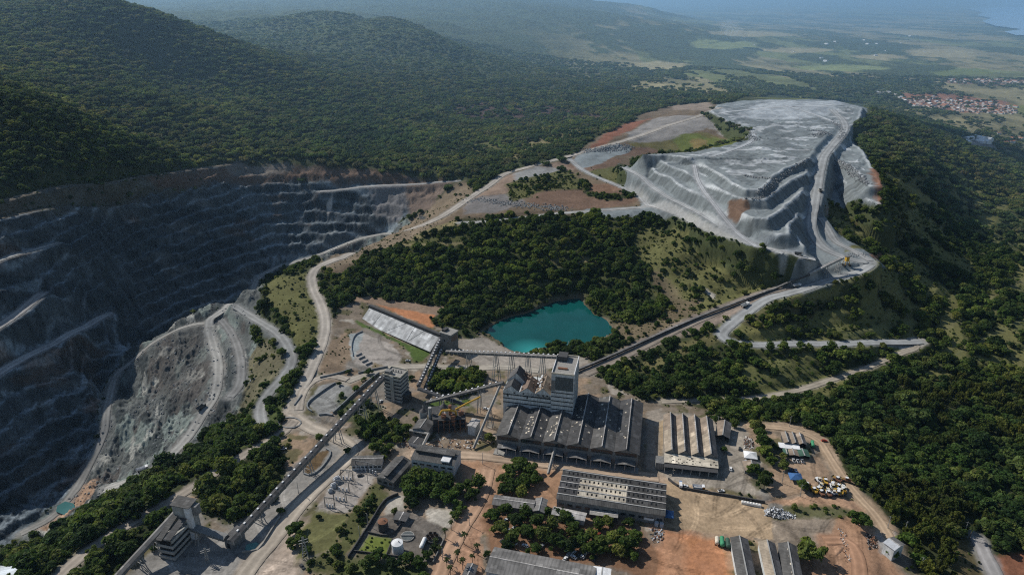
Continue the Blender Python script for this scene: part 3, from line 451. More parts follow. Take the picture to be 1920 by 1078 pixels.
# ------------------------------------------------------------------ the pond and the small ponds: basins
LAKE = [(910,624),(935,602),(985,590),(1020,576),(1050,566),(1085,560),(1096,566),(1100,580),(1122,597),(1149,609),(1144,627),(1120,641),(1082,645),(1045,645),(1020,648),(1008,656),(985,663),(958,655),(935,641)]
LAKEW = W(*np.array(LAKE).T, -5.0); LAKEW = resample(np.vstack([LAKEW, LAKEW[:1]]), 3.0)[:-1]; LAKEW[:, :2] += (np.stack([fbm(LAKEW[:, 0] / 9, LAKEW[:, 1] / 9, 3, 61), fbm(LAKEW[:, 0] / 9 + 40, LAKEW[:, 1] / 9, 3, 62)], -1) - .5) * 9
def basin(poly, level, deep, rim):
    sl, a = mask(poly, .8, 1.5); Z[sl] = np.where(a > .05, np.minimum(Z[sl], level + .6 - a * deep), Z[sl]); F[sl] *= 1 - a
    sl, a = mask([((p[0] - np.mean(np.array(poly)[:, 0])) * rim + np.mean(np.array(poly)[:, 0]), (p[1] - np.mean(np.array(poly)[:, 1])) * rim + np.mean(np.array(poly)[:, 1])) for p in poly], .8, 2.5); return sl, a
sl, a = basin(LAKEW, -5.0, 5, 1.07); Z[sl] = np.where(a > .05, np.minimum(Z[sl], -5 + .7 + 6 * (1 - a)), Z[sl]); CA[sl] = CA[sl] * (1 - .7 * a[..., None]) + np.array((.2,.155,.115)) * .7 * a[..., None]; F[sl] *= 1 - a
sl, a = basin(LAKEW, -5.0, 5, 1.0)
PONDS = [([(108,948),(122,940),(138,944),(140,955),(120,964),(106,958)], 'pit_pond', (.05,.14,.14)), ([(463,1020),(480,1016),(490,1022),(482,1032),(466,1034),(460,1028)], 'settling_pond', (.16,.33,.30))]
PW = []
for px, nm, col in PONDS:
    q = gp(px); lv = q[:, 2].mean() - .3; w = W(*np.array(px).T, lv); basin(w, lv, 2.0, 1.2); sl, a = mask(w, .3, .5); Z[sl] = np.where(a > .05, lv - .8, Z[sl]); PW.append((w, nm, col))
Z += np.where(F > .5, (fbm(X / 5, Y / 5, 2, 77) - .5) * .8, (fbm(X / 3, Y / 3, 2, 77) - .5) * .25) * (Y < 1500)
ZB = Z.copy()
# far woodland canopy as relief of the ground itself
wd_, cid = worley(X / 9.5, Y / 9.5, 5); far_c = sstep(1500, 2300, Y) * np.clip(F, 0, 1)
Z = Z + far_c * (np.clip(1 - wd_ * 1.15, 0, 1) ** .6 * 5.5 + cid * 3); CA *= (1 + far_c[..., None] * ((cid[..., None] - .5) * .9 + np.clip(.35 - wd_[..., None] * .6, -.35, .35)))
# ------------------------------------------------------------------ terrain meshes, one per kind of ground
VI = np.arange(NR * NC).reshape(NR, NC); quads = np.stack([VI[:-1, :-1], VI[:-1, 1:], VI[1:, 1:], VI[1:, :-1]], -1).reshape(-1, 4); fcl = CL[:-1, :-1].reshape(-1)
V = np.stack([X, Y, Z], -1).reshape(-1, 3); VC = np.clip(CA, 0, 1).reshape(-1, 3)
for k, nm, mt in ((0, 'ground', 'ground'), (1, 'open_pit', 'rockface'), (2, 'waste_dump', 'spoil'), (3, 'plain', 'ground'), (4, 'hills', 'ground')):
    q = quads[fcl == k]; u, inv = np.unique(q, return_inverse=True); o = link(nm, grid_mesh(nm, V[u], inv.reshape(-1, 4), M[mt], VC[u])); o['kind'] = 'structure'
# ------------------------------------------------------------------ road sheets
for name, wd, col, pw in ROADP:
    t = np.gradient(pw[:, :2], axis=0); t /= np.linalg.norm(t, axis=1)[:, None] + 1e-9; nrm = np.stack([-t[:, 1], t[:, 0]], -1); n = len(pw); K = 13; off = np.linspace(-.5, .5, K)
    jit = (fbm(np.arange(n) / 3.0, np.arange(n) * 0 + 3.3, 3, 15) - .5) * 2.2
    vs = np.zeros((n, K, 3)); vs[..., :2] = pw[:, None, :2] + nrm[:, None] * (off * (wd + jit[:, None]))[..., None]; vs[..., 2] = pw[:, 2:3] + .16 + (np.abs(off) < .46) * .05
    trk = np.array([.62, .8, .95, 1.12, .96, .88, .84, .88, .96, 1.12, .95, .8, .62]); v = 1 + (fbm(vs[..., 0] / 9, vs[..., 1] / 9, 4, 16) - .5) * .45; cc = np.array(col) * (trk * v)[..., None]
    ii = np.arange(n * K).reshape(n, K); q = np.stack([ii[:-1, :-1], ii[:-1, 1:], ii[1:, 1:], ii[1:, :-1]], -1).reshape(-1, 4)[:, ::-1]
    o = link(name, grid_mesh(name, vs.reshape(-1, 3), q, M['road'], cc.reshape(-1, 3))); o['kind'] = 'structure'
# ------------------------------------------------------------------ water
def water(name, poly, z, col, bright=None, lake=False):
    m, nt, b = mat(name); n = wnoise(nt, .03, 3); c = mul(nt, col, ramp(nt, n, [(.3, .85), (.7, 1.15)]))
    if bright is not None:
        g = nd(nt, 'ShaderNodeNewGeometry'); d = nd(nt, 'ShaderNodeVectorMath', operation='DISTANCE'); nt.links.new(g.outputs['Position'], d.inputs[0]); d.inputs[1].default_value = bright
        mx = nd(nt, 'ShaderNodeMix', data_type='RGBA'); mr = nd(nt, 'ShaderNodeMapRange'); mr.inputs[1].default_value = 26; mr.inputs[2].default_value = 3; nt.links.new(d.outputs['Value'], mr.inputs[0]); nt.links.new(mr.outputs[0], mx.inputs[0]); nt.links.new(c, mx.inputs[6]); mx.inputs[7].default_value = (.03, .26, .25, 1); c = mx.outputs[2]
    nt.links.new(c, b.inputs['Base Color']); b.inputs['Roughness'].default_value = .07; b.inputs['IOR'].default_value = 1.33; b.inputs['Specular IOR Level'].default_value = .35
    bump(nt, b, wnoise(nt, .5, 3), .1, .15)
    p = np.array(poly)[:, :2]; ctr = p.mean(0); p = ctr + (p - ctr) * 1.06
    me = bpy.data.meshes.new(name); me.from_pydata([(a, b_, z) for a, b_ in p], [], [list(range(len(p)))]); me.materials.append(m); o = link(name, me); o['kind'] = 'structure'; return o
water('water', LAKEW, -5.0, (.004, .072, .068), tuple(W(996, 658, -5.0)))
for w, nm, col in PW: water(nm, w, w[0][2], col)
FL = [(1815,18),(1850,17),(1990,14),(2150,20),(2150,78),(1990,66),(1905,66),(1885,60),(1915,56),(1870,50),(1845,42),(1862,36),(1835,31),(1846,26)]
fw = W(*np.array(FL).T, -76.0); water('lake', fw, -62.0, (.45,.56,.66))
# ------------------------------------------------------------------ camera, sun, sky, haze
cam = bpy.data.cameras.new('camera'); co = bpy.data.objects.new('camera', cam); COL.objects.link(co); sc.camera = co
cam.sensor_width = 36; cam.lens = 36 * FPX / 1920; cam.clip_end = 200000; cam.clip_start = 1; co.location = (0, 0, HC); co.rotation_euler = (math.pi / 2 - PITCH, 0, 0)
SUN_EL = math.radians(40); SDIR = Vector((.82 * math.cos(SUN_EL), -.57 * math.cos(SUN_EL), -math.sin(SUN_EL))).normalized()
sl_ = bpy.data.lights.new('sun', 'SUN'); sl_.energy = 4.6; sl_.angle = math.radians(.53); sl_.color = (1, .945, .86); so = bpy.data.objects.new('sun', sl_); COL.objects.link(so); so.rotation_euler = SDIR.to_track_quat('-Z', 'Y').to_euler()
w = bpy.data.worlds.new('World'); sc.world = w; w.use_nodes = True; nt = w.node_tree; sk = nt.nodes.new('ShaderNodeTexSky'); sk.sky_type = 'NISHITA'; sk.sun_disc = False; sk.sun_elevation = SUN_EL; sk.sun_rotation = math.atan2(-SDIR.x, -SDIR.y); sk.air_density = 1.2; sk.dust_density = .6; sk.altitude = 600
nt.links.new(sk.outputs[0], nt.nodes['Background'].inputs[0]); nt.nodes['Background'].inputs[1].default_value = .072
sc.view_settings.view_transform = 'Standard'; sc.view_settings.look = 'None'; sc.view_settings.exposure = 0
# ------------------------------------------------------------------ vegetation
def foliage(name, cols, tr=.0):
    m, nt, b = mat(name); oi = nd(nt, 'ShaderNodeObjectInfo'); c = ramp(nt, oi.outputs['Random'], [(i / (len(cols) - 1), q) for i, q in enumerate(cols)])
    a = nd(nt, 'ShaderNodeVertexColor', layer_name='Col'); c = mul(nt, c, a.outputs[0]); c = mul(nt, c, ramp(nt, wnoise(nt, .014, 5, .65), [(.33, (.55, .64, .7)), (.5, (1, 1, 1)), (.67, (1.35, 1.4, 1.15))])); c = mul(nt, c, ramp(nt, wnoise(nt, .0035, 3, .6), [(.35, (.8, .9, .95)), (.65, (1.25, 1.12, 1.0))]))
    nt.links.new(c, b.inputs['Base Color']); b.inputs['Roughness'].default_value = .75; b.inputs['Specular IOR Level'].default_value = .12; M[name] = m; tl = nd(nt, 'ShaderNodeBsdfTranslucent'); nt.links.new(mul(nt, c, (1.25, 1.3, .7)), tl.inputs['Color']); ms = nd(nt, 'ShaderNodeMixShader'); ms.inputs[0].default_value = .36; nt.links.new(b.outputs[0], ms.inputs[1]); nt.links.new(tl.outputs[0], ms.inputs[2]); nt.links.new(ms.outputs[0], nt.nodes['Material Output'].inputs['Surface'])
foliage('foliage', [(.026,.045,.014), (.042,.072,.018), (.058,.094,.021), (.078,.115,.028), (.105,.138,.034), (.14,.155,.042)])
foliage('foliage_far', [(.058,.09,.036), (.085,.12,.044), (.11,.142,.05), (.145,.162,.064), (.13,.125,.07)])
foliage('foliage_bamboo', [(.055,.075,.016), (.075,.092,.02), (.095,.10,.022), (.06,.075,.018)])
foliage('foliage_palm', [(.03,.045,.012), (.045,.06,.018)])
plain_mat('bark', (.11, .085, .065), n=(.7, 1.3), sc=2)
def leafmesh(name, lobes, nq, size, mt, core=True, cone=55, colv=.35, seed=0):
    """lobes: (x, y, z, rx, ry, rz, tint). Leaf sprays on the lobes, a ragged dark core inside each."""
    r = np.random.default_rng(seed); lob = np.array(lobes, float); area = (lob[:, 3] * lob[:, 4] + lob[:, 5] * lob[:, 3]); k = r.choice(len(lob), nq, p=area / area.sum())
    d = r.normal(size=(nq, 3)); d /= np.linalg.norm(d, axis=1)[:, None]; d[:, 2] = np.where(d[:, 2] < -.45, -d[:, 2], d[:, 2]); L = lob[k]
    p = L[:, :3] + d * L[:, 3:6] * r.uniform(.72, 1.22, (nq, 1)); n = d + r.normal(size=(nq, 3)) * math.tan(math.radians(cone)) * .42; n[:, 2] += .25; n /= np.linalg.norm(n, axis=1)[:, None]
    t = np.cross(n, r.normal(size=(nq, 3))); t /= np.linalg.norm(t, axis=1)[:, None]; bt = np.cross(n, t); s = size * r.uniform(.55, 1.25, (nq, 1)); asp = r.uniform(.5, 1, (nq, 1))
    q = np.stack([p - t * s - bt * s * asp * .5, p + t * s * .3 - bt * s * asp, p + t * s * 1.05 + bt * s * .2, p - t * s * .2 + bt * s * asp], 1); q += n[:, None] * (r.normal(size=(nq, 4, 1)) * size * .12)
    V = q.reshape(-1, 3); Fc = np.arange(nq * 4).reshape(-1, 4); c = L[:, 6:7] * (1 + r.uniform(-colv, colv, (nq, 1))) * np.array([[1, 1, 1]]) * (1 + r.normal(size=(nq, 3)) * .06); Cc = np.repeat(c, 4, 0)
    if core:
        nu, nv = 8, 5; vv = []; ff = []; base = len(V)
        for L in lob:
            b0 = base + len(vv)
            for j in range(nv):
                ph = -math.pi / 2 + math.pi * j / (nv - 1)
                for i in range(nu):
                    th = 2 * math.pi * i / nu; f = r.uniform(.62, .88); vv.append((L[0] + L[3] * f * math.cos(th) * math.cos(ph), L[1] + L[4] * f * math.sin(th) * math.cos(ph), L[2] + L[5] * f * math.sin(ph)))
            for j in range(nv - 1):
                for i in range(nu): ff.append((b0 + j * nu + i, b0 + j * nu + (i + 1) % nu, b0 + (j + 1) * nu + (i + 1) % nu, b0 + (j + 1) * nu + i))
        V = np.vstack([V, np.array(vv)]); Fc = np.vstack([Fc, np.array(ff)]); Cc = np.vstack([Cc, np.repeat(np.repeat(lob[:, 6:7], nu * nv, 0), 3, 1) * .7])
    return grid_mesh(name, V, Fc, M[mt], np.clip(Cc, 0, 3), smooth=False)
def lobes_broad(seed, R=1.0, n=11, flat=.72):
    r = random.Random(seed); o = [(r.uniform(-.2, .2), r.uniform(-.2, .2), r.uniform(.85, 1.2) * R, .6 * R, .55 * R, .55 * R, 1.0)]
    for i in range(n):
        a = i * 2.399 + r.uniform(-.4, .4); q = R * math.sqrt((i + .6) / n) * r.uniform(.6, .98); s = R * r.uniform(.16, .44)
        o.append((q * math.cos(a), q * math.sin(a), R * (1.25 - .55 * (q / R) ** 2 + r.uniform(-.34, .3)), s, s * r.uniform(.7, 1.2), s * r.uniform(.65, .9), r.uniform(.7, 1.35)))
    return o
def trunk_mesh(seed, h, r0):
    r = random.Random(seed); vs = []; fs = []
    def limb(a, b, ra, rb, n=6):
        a = Vector(a); b = Vector(b); z = (b - a).normalized(); x = z.orthogonal().normalized(); y = z.cross(x); i0 = len(vs)
        for p, q in ((a, ra), (b, rb)):
            for i in range(n): t = 2 * math.pi * i / n; vs.append(p + x * q * math.cos(t) + y * q * math.sin(t))
        for i in range(n): fs.append((i0 + i, i0 + (i + 1) % n, i0 + n + (i + 1) % n, i0 + n + i))
    f = (r.uniform(-.1, .1) * h, r.uniform(-.1, .1) * h, h * .55); limb((0, 0, -.12 * h), f, r0, r0 * .7)
    for i in range(4): a = i * 1.6 + r.uniform(-.3, .3); limb(f, (f[0] + math.cos(a) * h * .5, f[1] + math.sin(a) * h * .5, h * r.uniform(.9, 1.15)), r0 * .55, r0 * .16)
    return grid_mesh('trunk', np.array([tuple(v) for v in vs]), np.array(fs), M['bark'])
# unit prototypes: crown radius 1 m, scaled per tree
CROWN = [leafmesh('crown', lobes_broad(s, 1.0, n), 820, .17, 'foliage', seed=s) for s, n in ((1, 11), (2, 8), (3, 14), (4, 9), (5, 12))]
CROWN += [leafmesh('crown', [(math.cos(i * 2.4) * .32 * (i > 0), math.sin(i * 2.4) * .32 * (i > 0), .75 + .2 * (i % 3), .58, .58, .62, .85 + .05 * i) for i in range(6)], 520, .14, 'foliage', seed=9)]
TRUNK = [trunk_mesh(s, .95, .075) for s in (1, 2, 3)]
def lobes_bamboo(seed):
    r = random.Random(seed); o = []
    for i in range(9): a = i * 2.4; q = .2 + .6 * math.sqrt(i / 9); h = r.uniform(1.3, 2.1); o.append((q * math.cos(a), q * math.sin(a), h * .8, .27, .27, h * .42, r.uniform(.75, 1.3)))
    return o
BAMBOO = [leafmesh('crown', lobes_bamboo(s), 640, .13, 'foliage_bamboo', seed=20 + s, cone=70) for s in (1, 2, 3)]
def clump(seed):
    r = random.Random(seed); o = []
    for i in range(9):
        a = i * 2.399; q = 6.6 * math.sqrt((i + .3) / 9); x, y = q * math.cos(a) + r.uniform(-1, 1), q * math.sin(a) + r.uniform(-1, 1); R = r.uniform(1.7, 3.3); t = r.uniform(.6, 1.5)
        o.append((x, y, R * 1.5, R, R, R * .85, t)); o.append((x + r.uniform(-1, 1) * R * .6, y + r.uniform(-1, 1) * R * .6, R * 1.9, R * .6, R * .6, R * .5, t * r.uniform(.85, 1.2)))
    return leafmesh('canopy', o, 760, .75, 'foliage_far', seed=40 + seed, colv=.25)
CLUMP = [clump(s) for s in range(4)]
SHRUB = [leafmesh('shrub', [(math.cos(i * 2.4) * .45 * (i > 0), math.sin(i * 2.4) * .45 * (i > 0), .35 + .12 * (i % 2), .48, .48, .42, .9 + .08 * (i % 3)) for i in range(5)], 170, .2, 'foliage', seed=60 + s) for s in range(2)]
def fat(x, y): return np.clip(Hq(x, y, F), 0, 1)
def jgrid(x0, x1, y0, y1, s, keep):
    gx, gy = np.meshgrid(np.arange(x0, x1, s), np.arange(y0, y1, s)); gx = gx + (np.arange(gx.shape[0]) % 2)[:, None] * s * .5; x = (gx + RNG.uniform(-.42, .42, gx.shape) * s).ravel(); y = (gy + RNG.uniform(-.42, .42, gx.shape) * s).ravel()
    m = np.abs(x / y) < 1.19; x = x[m]; y = y[m]; m = keep(x, y); return x[m], y[m]
# the nearest woods, one point per tree
near = lambda x, y: (fat(x, y) > RNG.random(x.shape)) & (fat(x, y) > .04)
tx, ty = jgrid(-1080, 1080, 200, 1010, 5.7, near); tf = fat(tx, ty)
ts = (1.6 + 4.6 * RNG.random(tx.shape) ** 1.7) * (.42 + .58 * tf) * np.where(RNG.random(tx.shape) < .07, 1.45, 1); tz = Hq(tx, ty, ZB) - .25 * ts
BAMP = gp([(1640,925),(1700,905),(1800,930),(1860,985),(1780,1000),(1800,1110),(1730,1110),(1720,1040),(1690,990),(1640,960)])[:, :2]
bam = inpoly(tx, ty, BAMP) | (inpoly(tx, ty, gp([(1640,740),(1760,700),(1920,720),(1960,820),(1800,830),(1680,860)])[:, :2]) & (fbm(tx / 25, ty / 25, 3, 99) > .5))
GREEN_PX = []
def instancer(name, pts, scl, rot, protos, label=None, kind='stuff'):
    me = bpy.data.meshes.new(name); n = len(pts); me.vertices.add(n); me.vertices.foreach_set('co', np.ascontiguousarray(pts, np.float32).ravel())
    for an, tp, v in (('sc', 'FLOAT', scl), ('rt', 'FLOAT', rot), ('pid', 'INT', RNG.integers(0, len(protos), n))):
        at = me.attributes.new(an, tp, 'POINT'); at.data.foreach_set('value', np.ascontiguousarray(v, np.float32 if tp == 'FLOAT' else np.int32))
    o = link(name, me); o['kind'] = kind
    ng = bpy.data.node_groups.new(name, 'GeometryNodeTree'); ng.interface.new_socket('Geometry', in_out='INPUT', socket_type='NodeSocketGeometry'); ng.interface.new_socket('Geometry', in_out='OUTPUT', socket_type='NodeSocketGeometry')
    N = ng.nodes; Lk = ng.links; gi = N.new('NodeGroupInput'); go = N.new('NodeGroupOutput'); jn = N.new('GeometryNodeJoinGeometry')
    def attr(nm, t):
        a = N.new('GeometryNodeInputNamedAttribute'); a.data_type = t; a.inputs[0].default_value = nm; return a.outputs[0]
    sca = attr('sc', 'FLOAT'); ra = attr('rt', 'FLOAT'); pid = attr('pid', 'INT'); cx = N.new('ShaderNodeCombineXYZ'); Lk.new(ra, cx.inputs[2])
    for i, ob in enumerate(protos):
        cp = N.new('FunctionNodeCompare'); cp.data_type = 'INT'; cp.operation = 'EQUAL'; Lk.new(pid, cp.inputs[2]); cp.inputs[3].default_value = i
        ip = N.new('GeometryNodeInstanceOnPoints'); oi = N.new('GeometryNodeObjectInfo'); oi.inputs['Object'].default_value = ob; oi.inputs['As Instance'].default_value = True
        Lk.new(gi.outputs[0], ip.inputs['Points']); Lk.new(cp.outputs[0], ip.inputs['Selection']); Lk.new(oi.outputs['Geometry'], ip.inputs['Instance']); Lk.new(cx.outputs[0], ip.inputs['Rotation']); Lk.new(sca, ip.inputs['Scale']); Lk.new(ip.outputs[0], jn.inputs[0])
    Lk.new(jn.outputs[0], go.inputs[0]); md = o.modifiers.new('scatter', 'NODES'); md.node_group = ng; return o
def proto(me): return bpy.data.objects.new(me.name, me)   # kept as data only, never linked to the scene by itself
# individual trees: an empty with a trunk and a crown
NTREE = [0]
def tree(x, y, z, R, label, group, cat='tree', name='broadleaf_tree', crown=None, rz=None, tall=1.0):
    e = empty(name, (x, y, z), random.uniform(0, 6.28) if rz is None else rz, label, cat, group); e.scale = (R, R, R * tall)
    link('crown', crown or random.choice(CROWN), e); link('trunk', random.choice(TRUNK), e); NTREE[0] += 1; return e
# trees one can pick out, by photo position of the foot, crown radius in metres
CLEAR = []
def solo(px, py, R, label, group=None, crown=None, tall=1.0, name='broadleaf_tree'):
    p = g1(px, py); CLEAR.append((p[0], p[1], R)); return tree(p[0], p[1], p[2] - .1 * R, R, label, group, crown=crown, tall=tall, name=name)
solo(1517,1048,7.5,'large dense dark round tree standing alone beside the grey gabled shed rows')
solo(1432,915,4.6,'tall round tree at the end of the retaining wall beside the row of white bags', tall=1.3)
solo(1503,918,4.4,'low bushy olive tree beside the heap of scrapped yellow machines')
solo(1610,985,6.0,'round dark tree beside the dirt track above the guard hut')
solo(1672,1040,4.2,'dark tree beside the silver roofed guard hut')
solo(1357,847,2.6,'small bright round tree against the side of the brown ribbed warehouse')
solo(917,828,4.2,'round tree at the left front corner of the large grey mill hall')
solo(600,826,3.6,'pale thin tree beside the inclined conveyor near the gravel loop')
solo(527,962,2.6,'small olive tree beneath the inclined conveyor')
solo(598,972,1.8,'small dark tree alone on the dry lawn below the substation')
solo(636,722,2.0,'small pale tree on the island of the gravel loop')
solo(668,733,3.0,'thin leafy tree beside the upper end of the inclined conveyor')
solo(530,818,2.0,'small yellow green tree beside the round planted island')
solo(740,962,2.4,'bushy tree beside the pale concrete slab near the fuel tanks', crown=CROWN[5])
solo(652,848,2.4,'dark shrub like tree beside the small grey roofed workshop')
solo(930,1068,3.4,'bright green tree at the left end of the long ribbed roof', crown=CROWN[1])
solo(990,1040,1.8,'slim bright green tree with pointed crown before the long ribbed roof', crown=CROWN[5], tall=1.7)
solo(913,1042,2.2,'small dark tree by the corner of the long ribbed roof')
solo(1180,985,3.4,'grey green tree at the corner of the wide warehouse front')
solo(653,700,2.2,'dark lone shrub like tree at the edge of the pale gravel yard'); solo(692,702,3.4,'dark bushy tree between the gravel yard and the green bank of the sloping stockpile')
solo(780,790,2.6,'small tree beside the ruined mill machinery', crown=CROWN[3])
GRP = [
 ('trees on the car park', 'rounded tree shading the parked cars between the warehouse and the ribbed roof', [(925,975,4),(948,962,3.6),(968,985,4.2),(985,968,3.5),(940,998,4),(962,1015,3.8),(990,1005,4.3),(1008,985,4),(1018,1012,4.6),(1035,990,4),(1048,968,3.6),(1060,980,4.6),(1040,1025,4.6),(1005,1035,3.4),(1075,995,3),(1068,1002,2.3),(1088,1003,2.5),(1052,1003,1.9),(1070,1030,4.6),(1090,1022,4.2),(1110,1010,3.4),(1122,990,3.2),(1140,985,3.4),(1130,1030,4.6),(1150,1020,4.4),(1165,1008,4),(1175,1030,4.4),(1190,1012,3.4),(1160,1042,3.8),(1110,1040,4.2),(950,1030,3.4),(1185,1048,3.2),(1026,965,3),(975,1000,2.6)]),
 ('trees in the court beside the warehouse', 'rounded bright tree in the clump on the court beside the wide warehouse', [(945,905,3.8),(960,890,4.2),(978,882,4.4),(995,888,4),(1002,905,3.6),(985,912,4.4),(962,918,4.2),(978,930,3.8),(945,925,3.2),(968,870,3)]),
 ('trees behind the pale office block', 'dark broadleaf tree in the dense row below the pale walled office block', [(765,915,4.6),(780,905,5),(800,905,5),(820,908,4.6),(840,915,4.6),(858,928,4.2),(880,918,4),(898,912,4.2),(885,935,3.8),(770,935,4.6),(795,930,5),(820,932,5),(845,945,4.4),(862,958,3.4),(855,970,2.8),(770,950,3.6)]),
 ('trees beside the green roofed repair yard', 'dense tree in the short row between the white tent and the repair shed', [(1418,805,4.2),(1424,822,4.6),(1430,838,4.4),(1433,855,4),(1412,888,3.6),(1434,900,3.6),(1445,870,3),(1468,878,3.8),(1468,860,2.6),(1452,842,2.4)]),
 ('trees beside the crusher tower', 'dark tree in the thicket between the conveyor and the ruined mill', [(680,800,3.8),(692,812,4),(705,805,3.8),(720,815,4.2),(735,805,3.8),(750,815,4),(762,808,3.4),(700,790,2.8),(715,795,3),(688,822,3.2),(725,828,3.2),(745,830,3.2)]),
 ('trees beside the grey roofed workshop', 'small tree behind the grey roofed workshop', [(700,845,3),(712,838,2.8),(722,852,3),(730,845,2.6),(718,862,2.4)]),
 ('trees between the belts and the mill', 'broadleaf tree in the grove enclosed by the conveyors', [(820,722,4.2),(832,712,4.4),(846,706,4.6),(860,710,4.6),(874,712,4.4),(888,718,4),(826,735,3.8),(845,732,4.4),(862,735,4.2),(880,732,4),(898,730,3)]),
 ('trees along the foot of the sheds', 'leafy tree at the top corner of the brown ribbed warehouse', [(1342,792,3),(1355,785,3.6),(1368,788,3.8),(1376,800,3.4),(1330,780,2.4)]),
 ('trees on the grass above the entry road', 'scrubby tree on the rough grass around the power line mast', [(555,1002,4.6),(565,1020,3.8),(548,1025,3.4),(577,1035,2.4),(690,1062,4),(710,1050,3.6),(740,1065,4),(765,1055,3.6),(785,1062,3.4),(660,1072,3),(802,1045,2.6),(815,1030,2.2)]),
]
for g, lb, lst in GRP:
    for a, b, R in lst: solo(a, b, R * random.uniform(1.05, 1.35), lb, g)
keep = np.ones(len(tx), bool)
for a, b, R in CLEAR: keep &= (tx - a) ** 2 + (ty - b) ** 2 > (R * .8) ** 2
tx, ty, ts, tz, tf, bam = (q[keep] for q in (tx, ty, ts, tz, tf, bam))
# ------------------------------------------------------------------ building materials
def roof_mat(key, col, streak=(.72, 1.22), pitch=1.1, axis=1):
    m, nt, b = mat(key); f = wnoise(nt, .5, 5, .7, True, (.18, 1.6, 1) if axis == 1 else (1.6, .18, 1)); c = mul(nt, (*col, 1), ramp(nt, f, [(.28, streak[0]), (.72, streak[1])]))
    c = mul(nt, c, ramp(nt, wnoise(nt, .11, 4, .65, True), [(.32, .7), (.68, 1.25)])); tc_ = nd(nt, 'ShaderNodeTexCoord'); sn_ = nd(nt, 'ShaderNodeVectorMath', operation='SNAP'); nt.links.new(tc_.outputs['Object'], sn_.inputs[0]); sn_.inputs[1].default_value = (2.3, 4.1, 50); wn_ = nd(nt, 'ShaderNodeTexWhiteNoise'); nt.links.new(sn_.outputs[0], wn_.inputs['Vector']); c = mul(nt, c, ramp(nt, wn_.outputs['Value'], [(.0, .76), (.8, 1.05), (.93, 1.15), (1.0, 1.6)])); wv = nd(nt, 'ShaderNodeTexWave', wave_type='BANDS', bands_direction='Y' if axis == 1 else 'X'); wv.inputs['Scale'].default_value = .314 / pitch; wv.inputs['Distortion'].default_value = .3
    nt.links.new(nd(nt, 'ShaderNodeTexCoord').outputs['Object'], wv.inputs['Vector']); c = mul(nt, c, ramp(nt, wv.outputs['Fac'], [(.0, .84), (.55, 1.06)])); nt.links.new(c, b.inputs['Base Color']); b.inputs['Roughness'].default_value = .8; b.inputs['Specular IOR Level'].default_value = .2; M[key] = m
roof_mat('roof_dark', (.068, .068, .07), (.6, 1.35)); roof_mat('roof_grey', (.098, .096, .093), (.6, 1.35)); roof_mat('roof_brown', (.25, .20, .155)); roof_mat('roof_slate', (.10, .098, .10)); roof_mat('roof_rib', (.17, .165, .16), (.8, 1.2), 2.2)
roof_mat('roof_cream', (.74, .66, .53), (.7, 1.1)); roof_mat('roof_light', (.40, .385, .37), (.8, 1.15), 2.6); roof_mat('roof_tan', (.34, .285, .22)); roof_mat('roof_green', (.055, .115, .085)); roof_mat('roof_slope', (.50, .51, .515), (.86, 1.12), 9)
for k, c in dict(wall_white=(.58,.61,.62), wall_grey=(.21,.21,.205), wall_dark=(.07,.07,.072), concrete=(.30,.29,.27), tower=(.38,.38,.36), stain=(.105,.12,.125), ruin=(.19,.14,.11)).items(): plain_mat(k, c, n=(.62, 1.2), sc=.7, stretch=(1.4, 1.4, .35))
for k, c in dict(white=(.72,.73,.74), cream=(.6,.55,.45), steel=(.15,.155,.155), steel_light=(.34,.34,.33), rust=(.2,.10,.06), yellow=(.55,.33,.05), blue=(.05,.13,.30), green=(.06,.27,.14), orange_p=(.55,.2,.04), black=(.02,.02,.02), tyre=(.02,.02,.022), silver=(.45,.47,.5), red_p=(.35,.06,.04), darkcar=(.05,.055,.06), tile=(.36,.16,.09), tile2=(.30,.20,.14), plaster=(.55,.52,.48), stone=(.22,.23,.235), belt=(.045,.045,.047), cloth=(.7,.69,.66), gold=(.6,.36,.04)).items(): plain_mat(k, c, n=(.8, 1.15), sc=1.2)
m_, nt_, b_ = mat('glass'); b_.inputs['Base Color'].default_value = (.02, .028, .035, 1); b_.inputs['Roughness'].default_value = .15; b_.inputs['Specular IOR Level'].default_value = .5; M['glass'] = m_
m_, nt_, b_ = mat('void'); b_.inputs['Base Color'].default_value = (.012, .013, .015, 1); b_.inputs['Roughness'].default_value = .9; M['void'] = m_
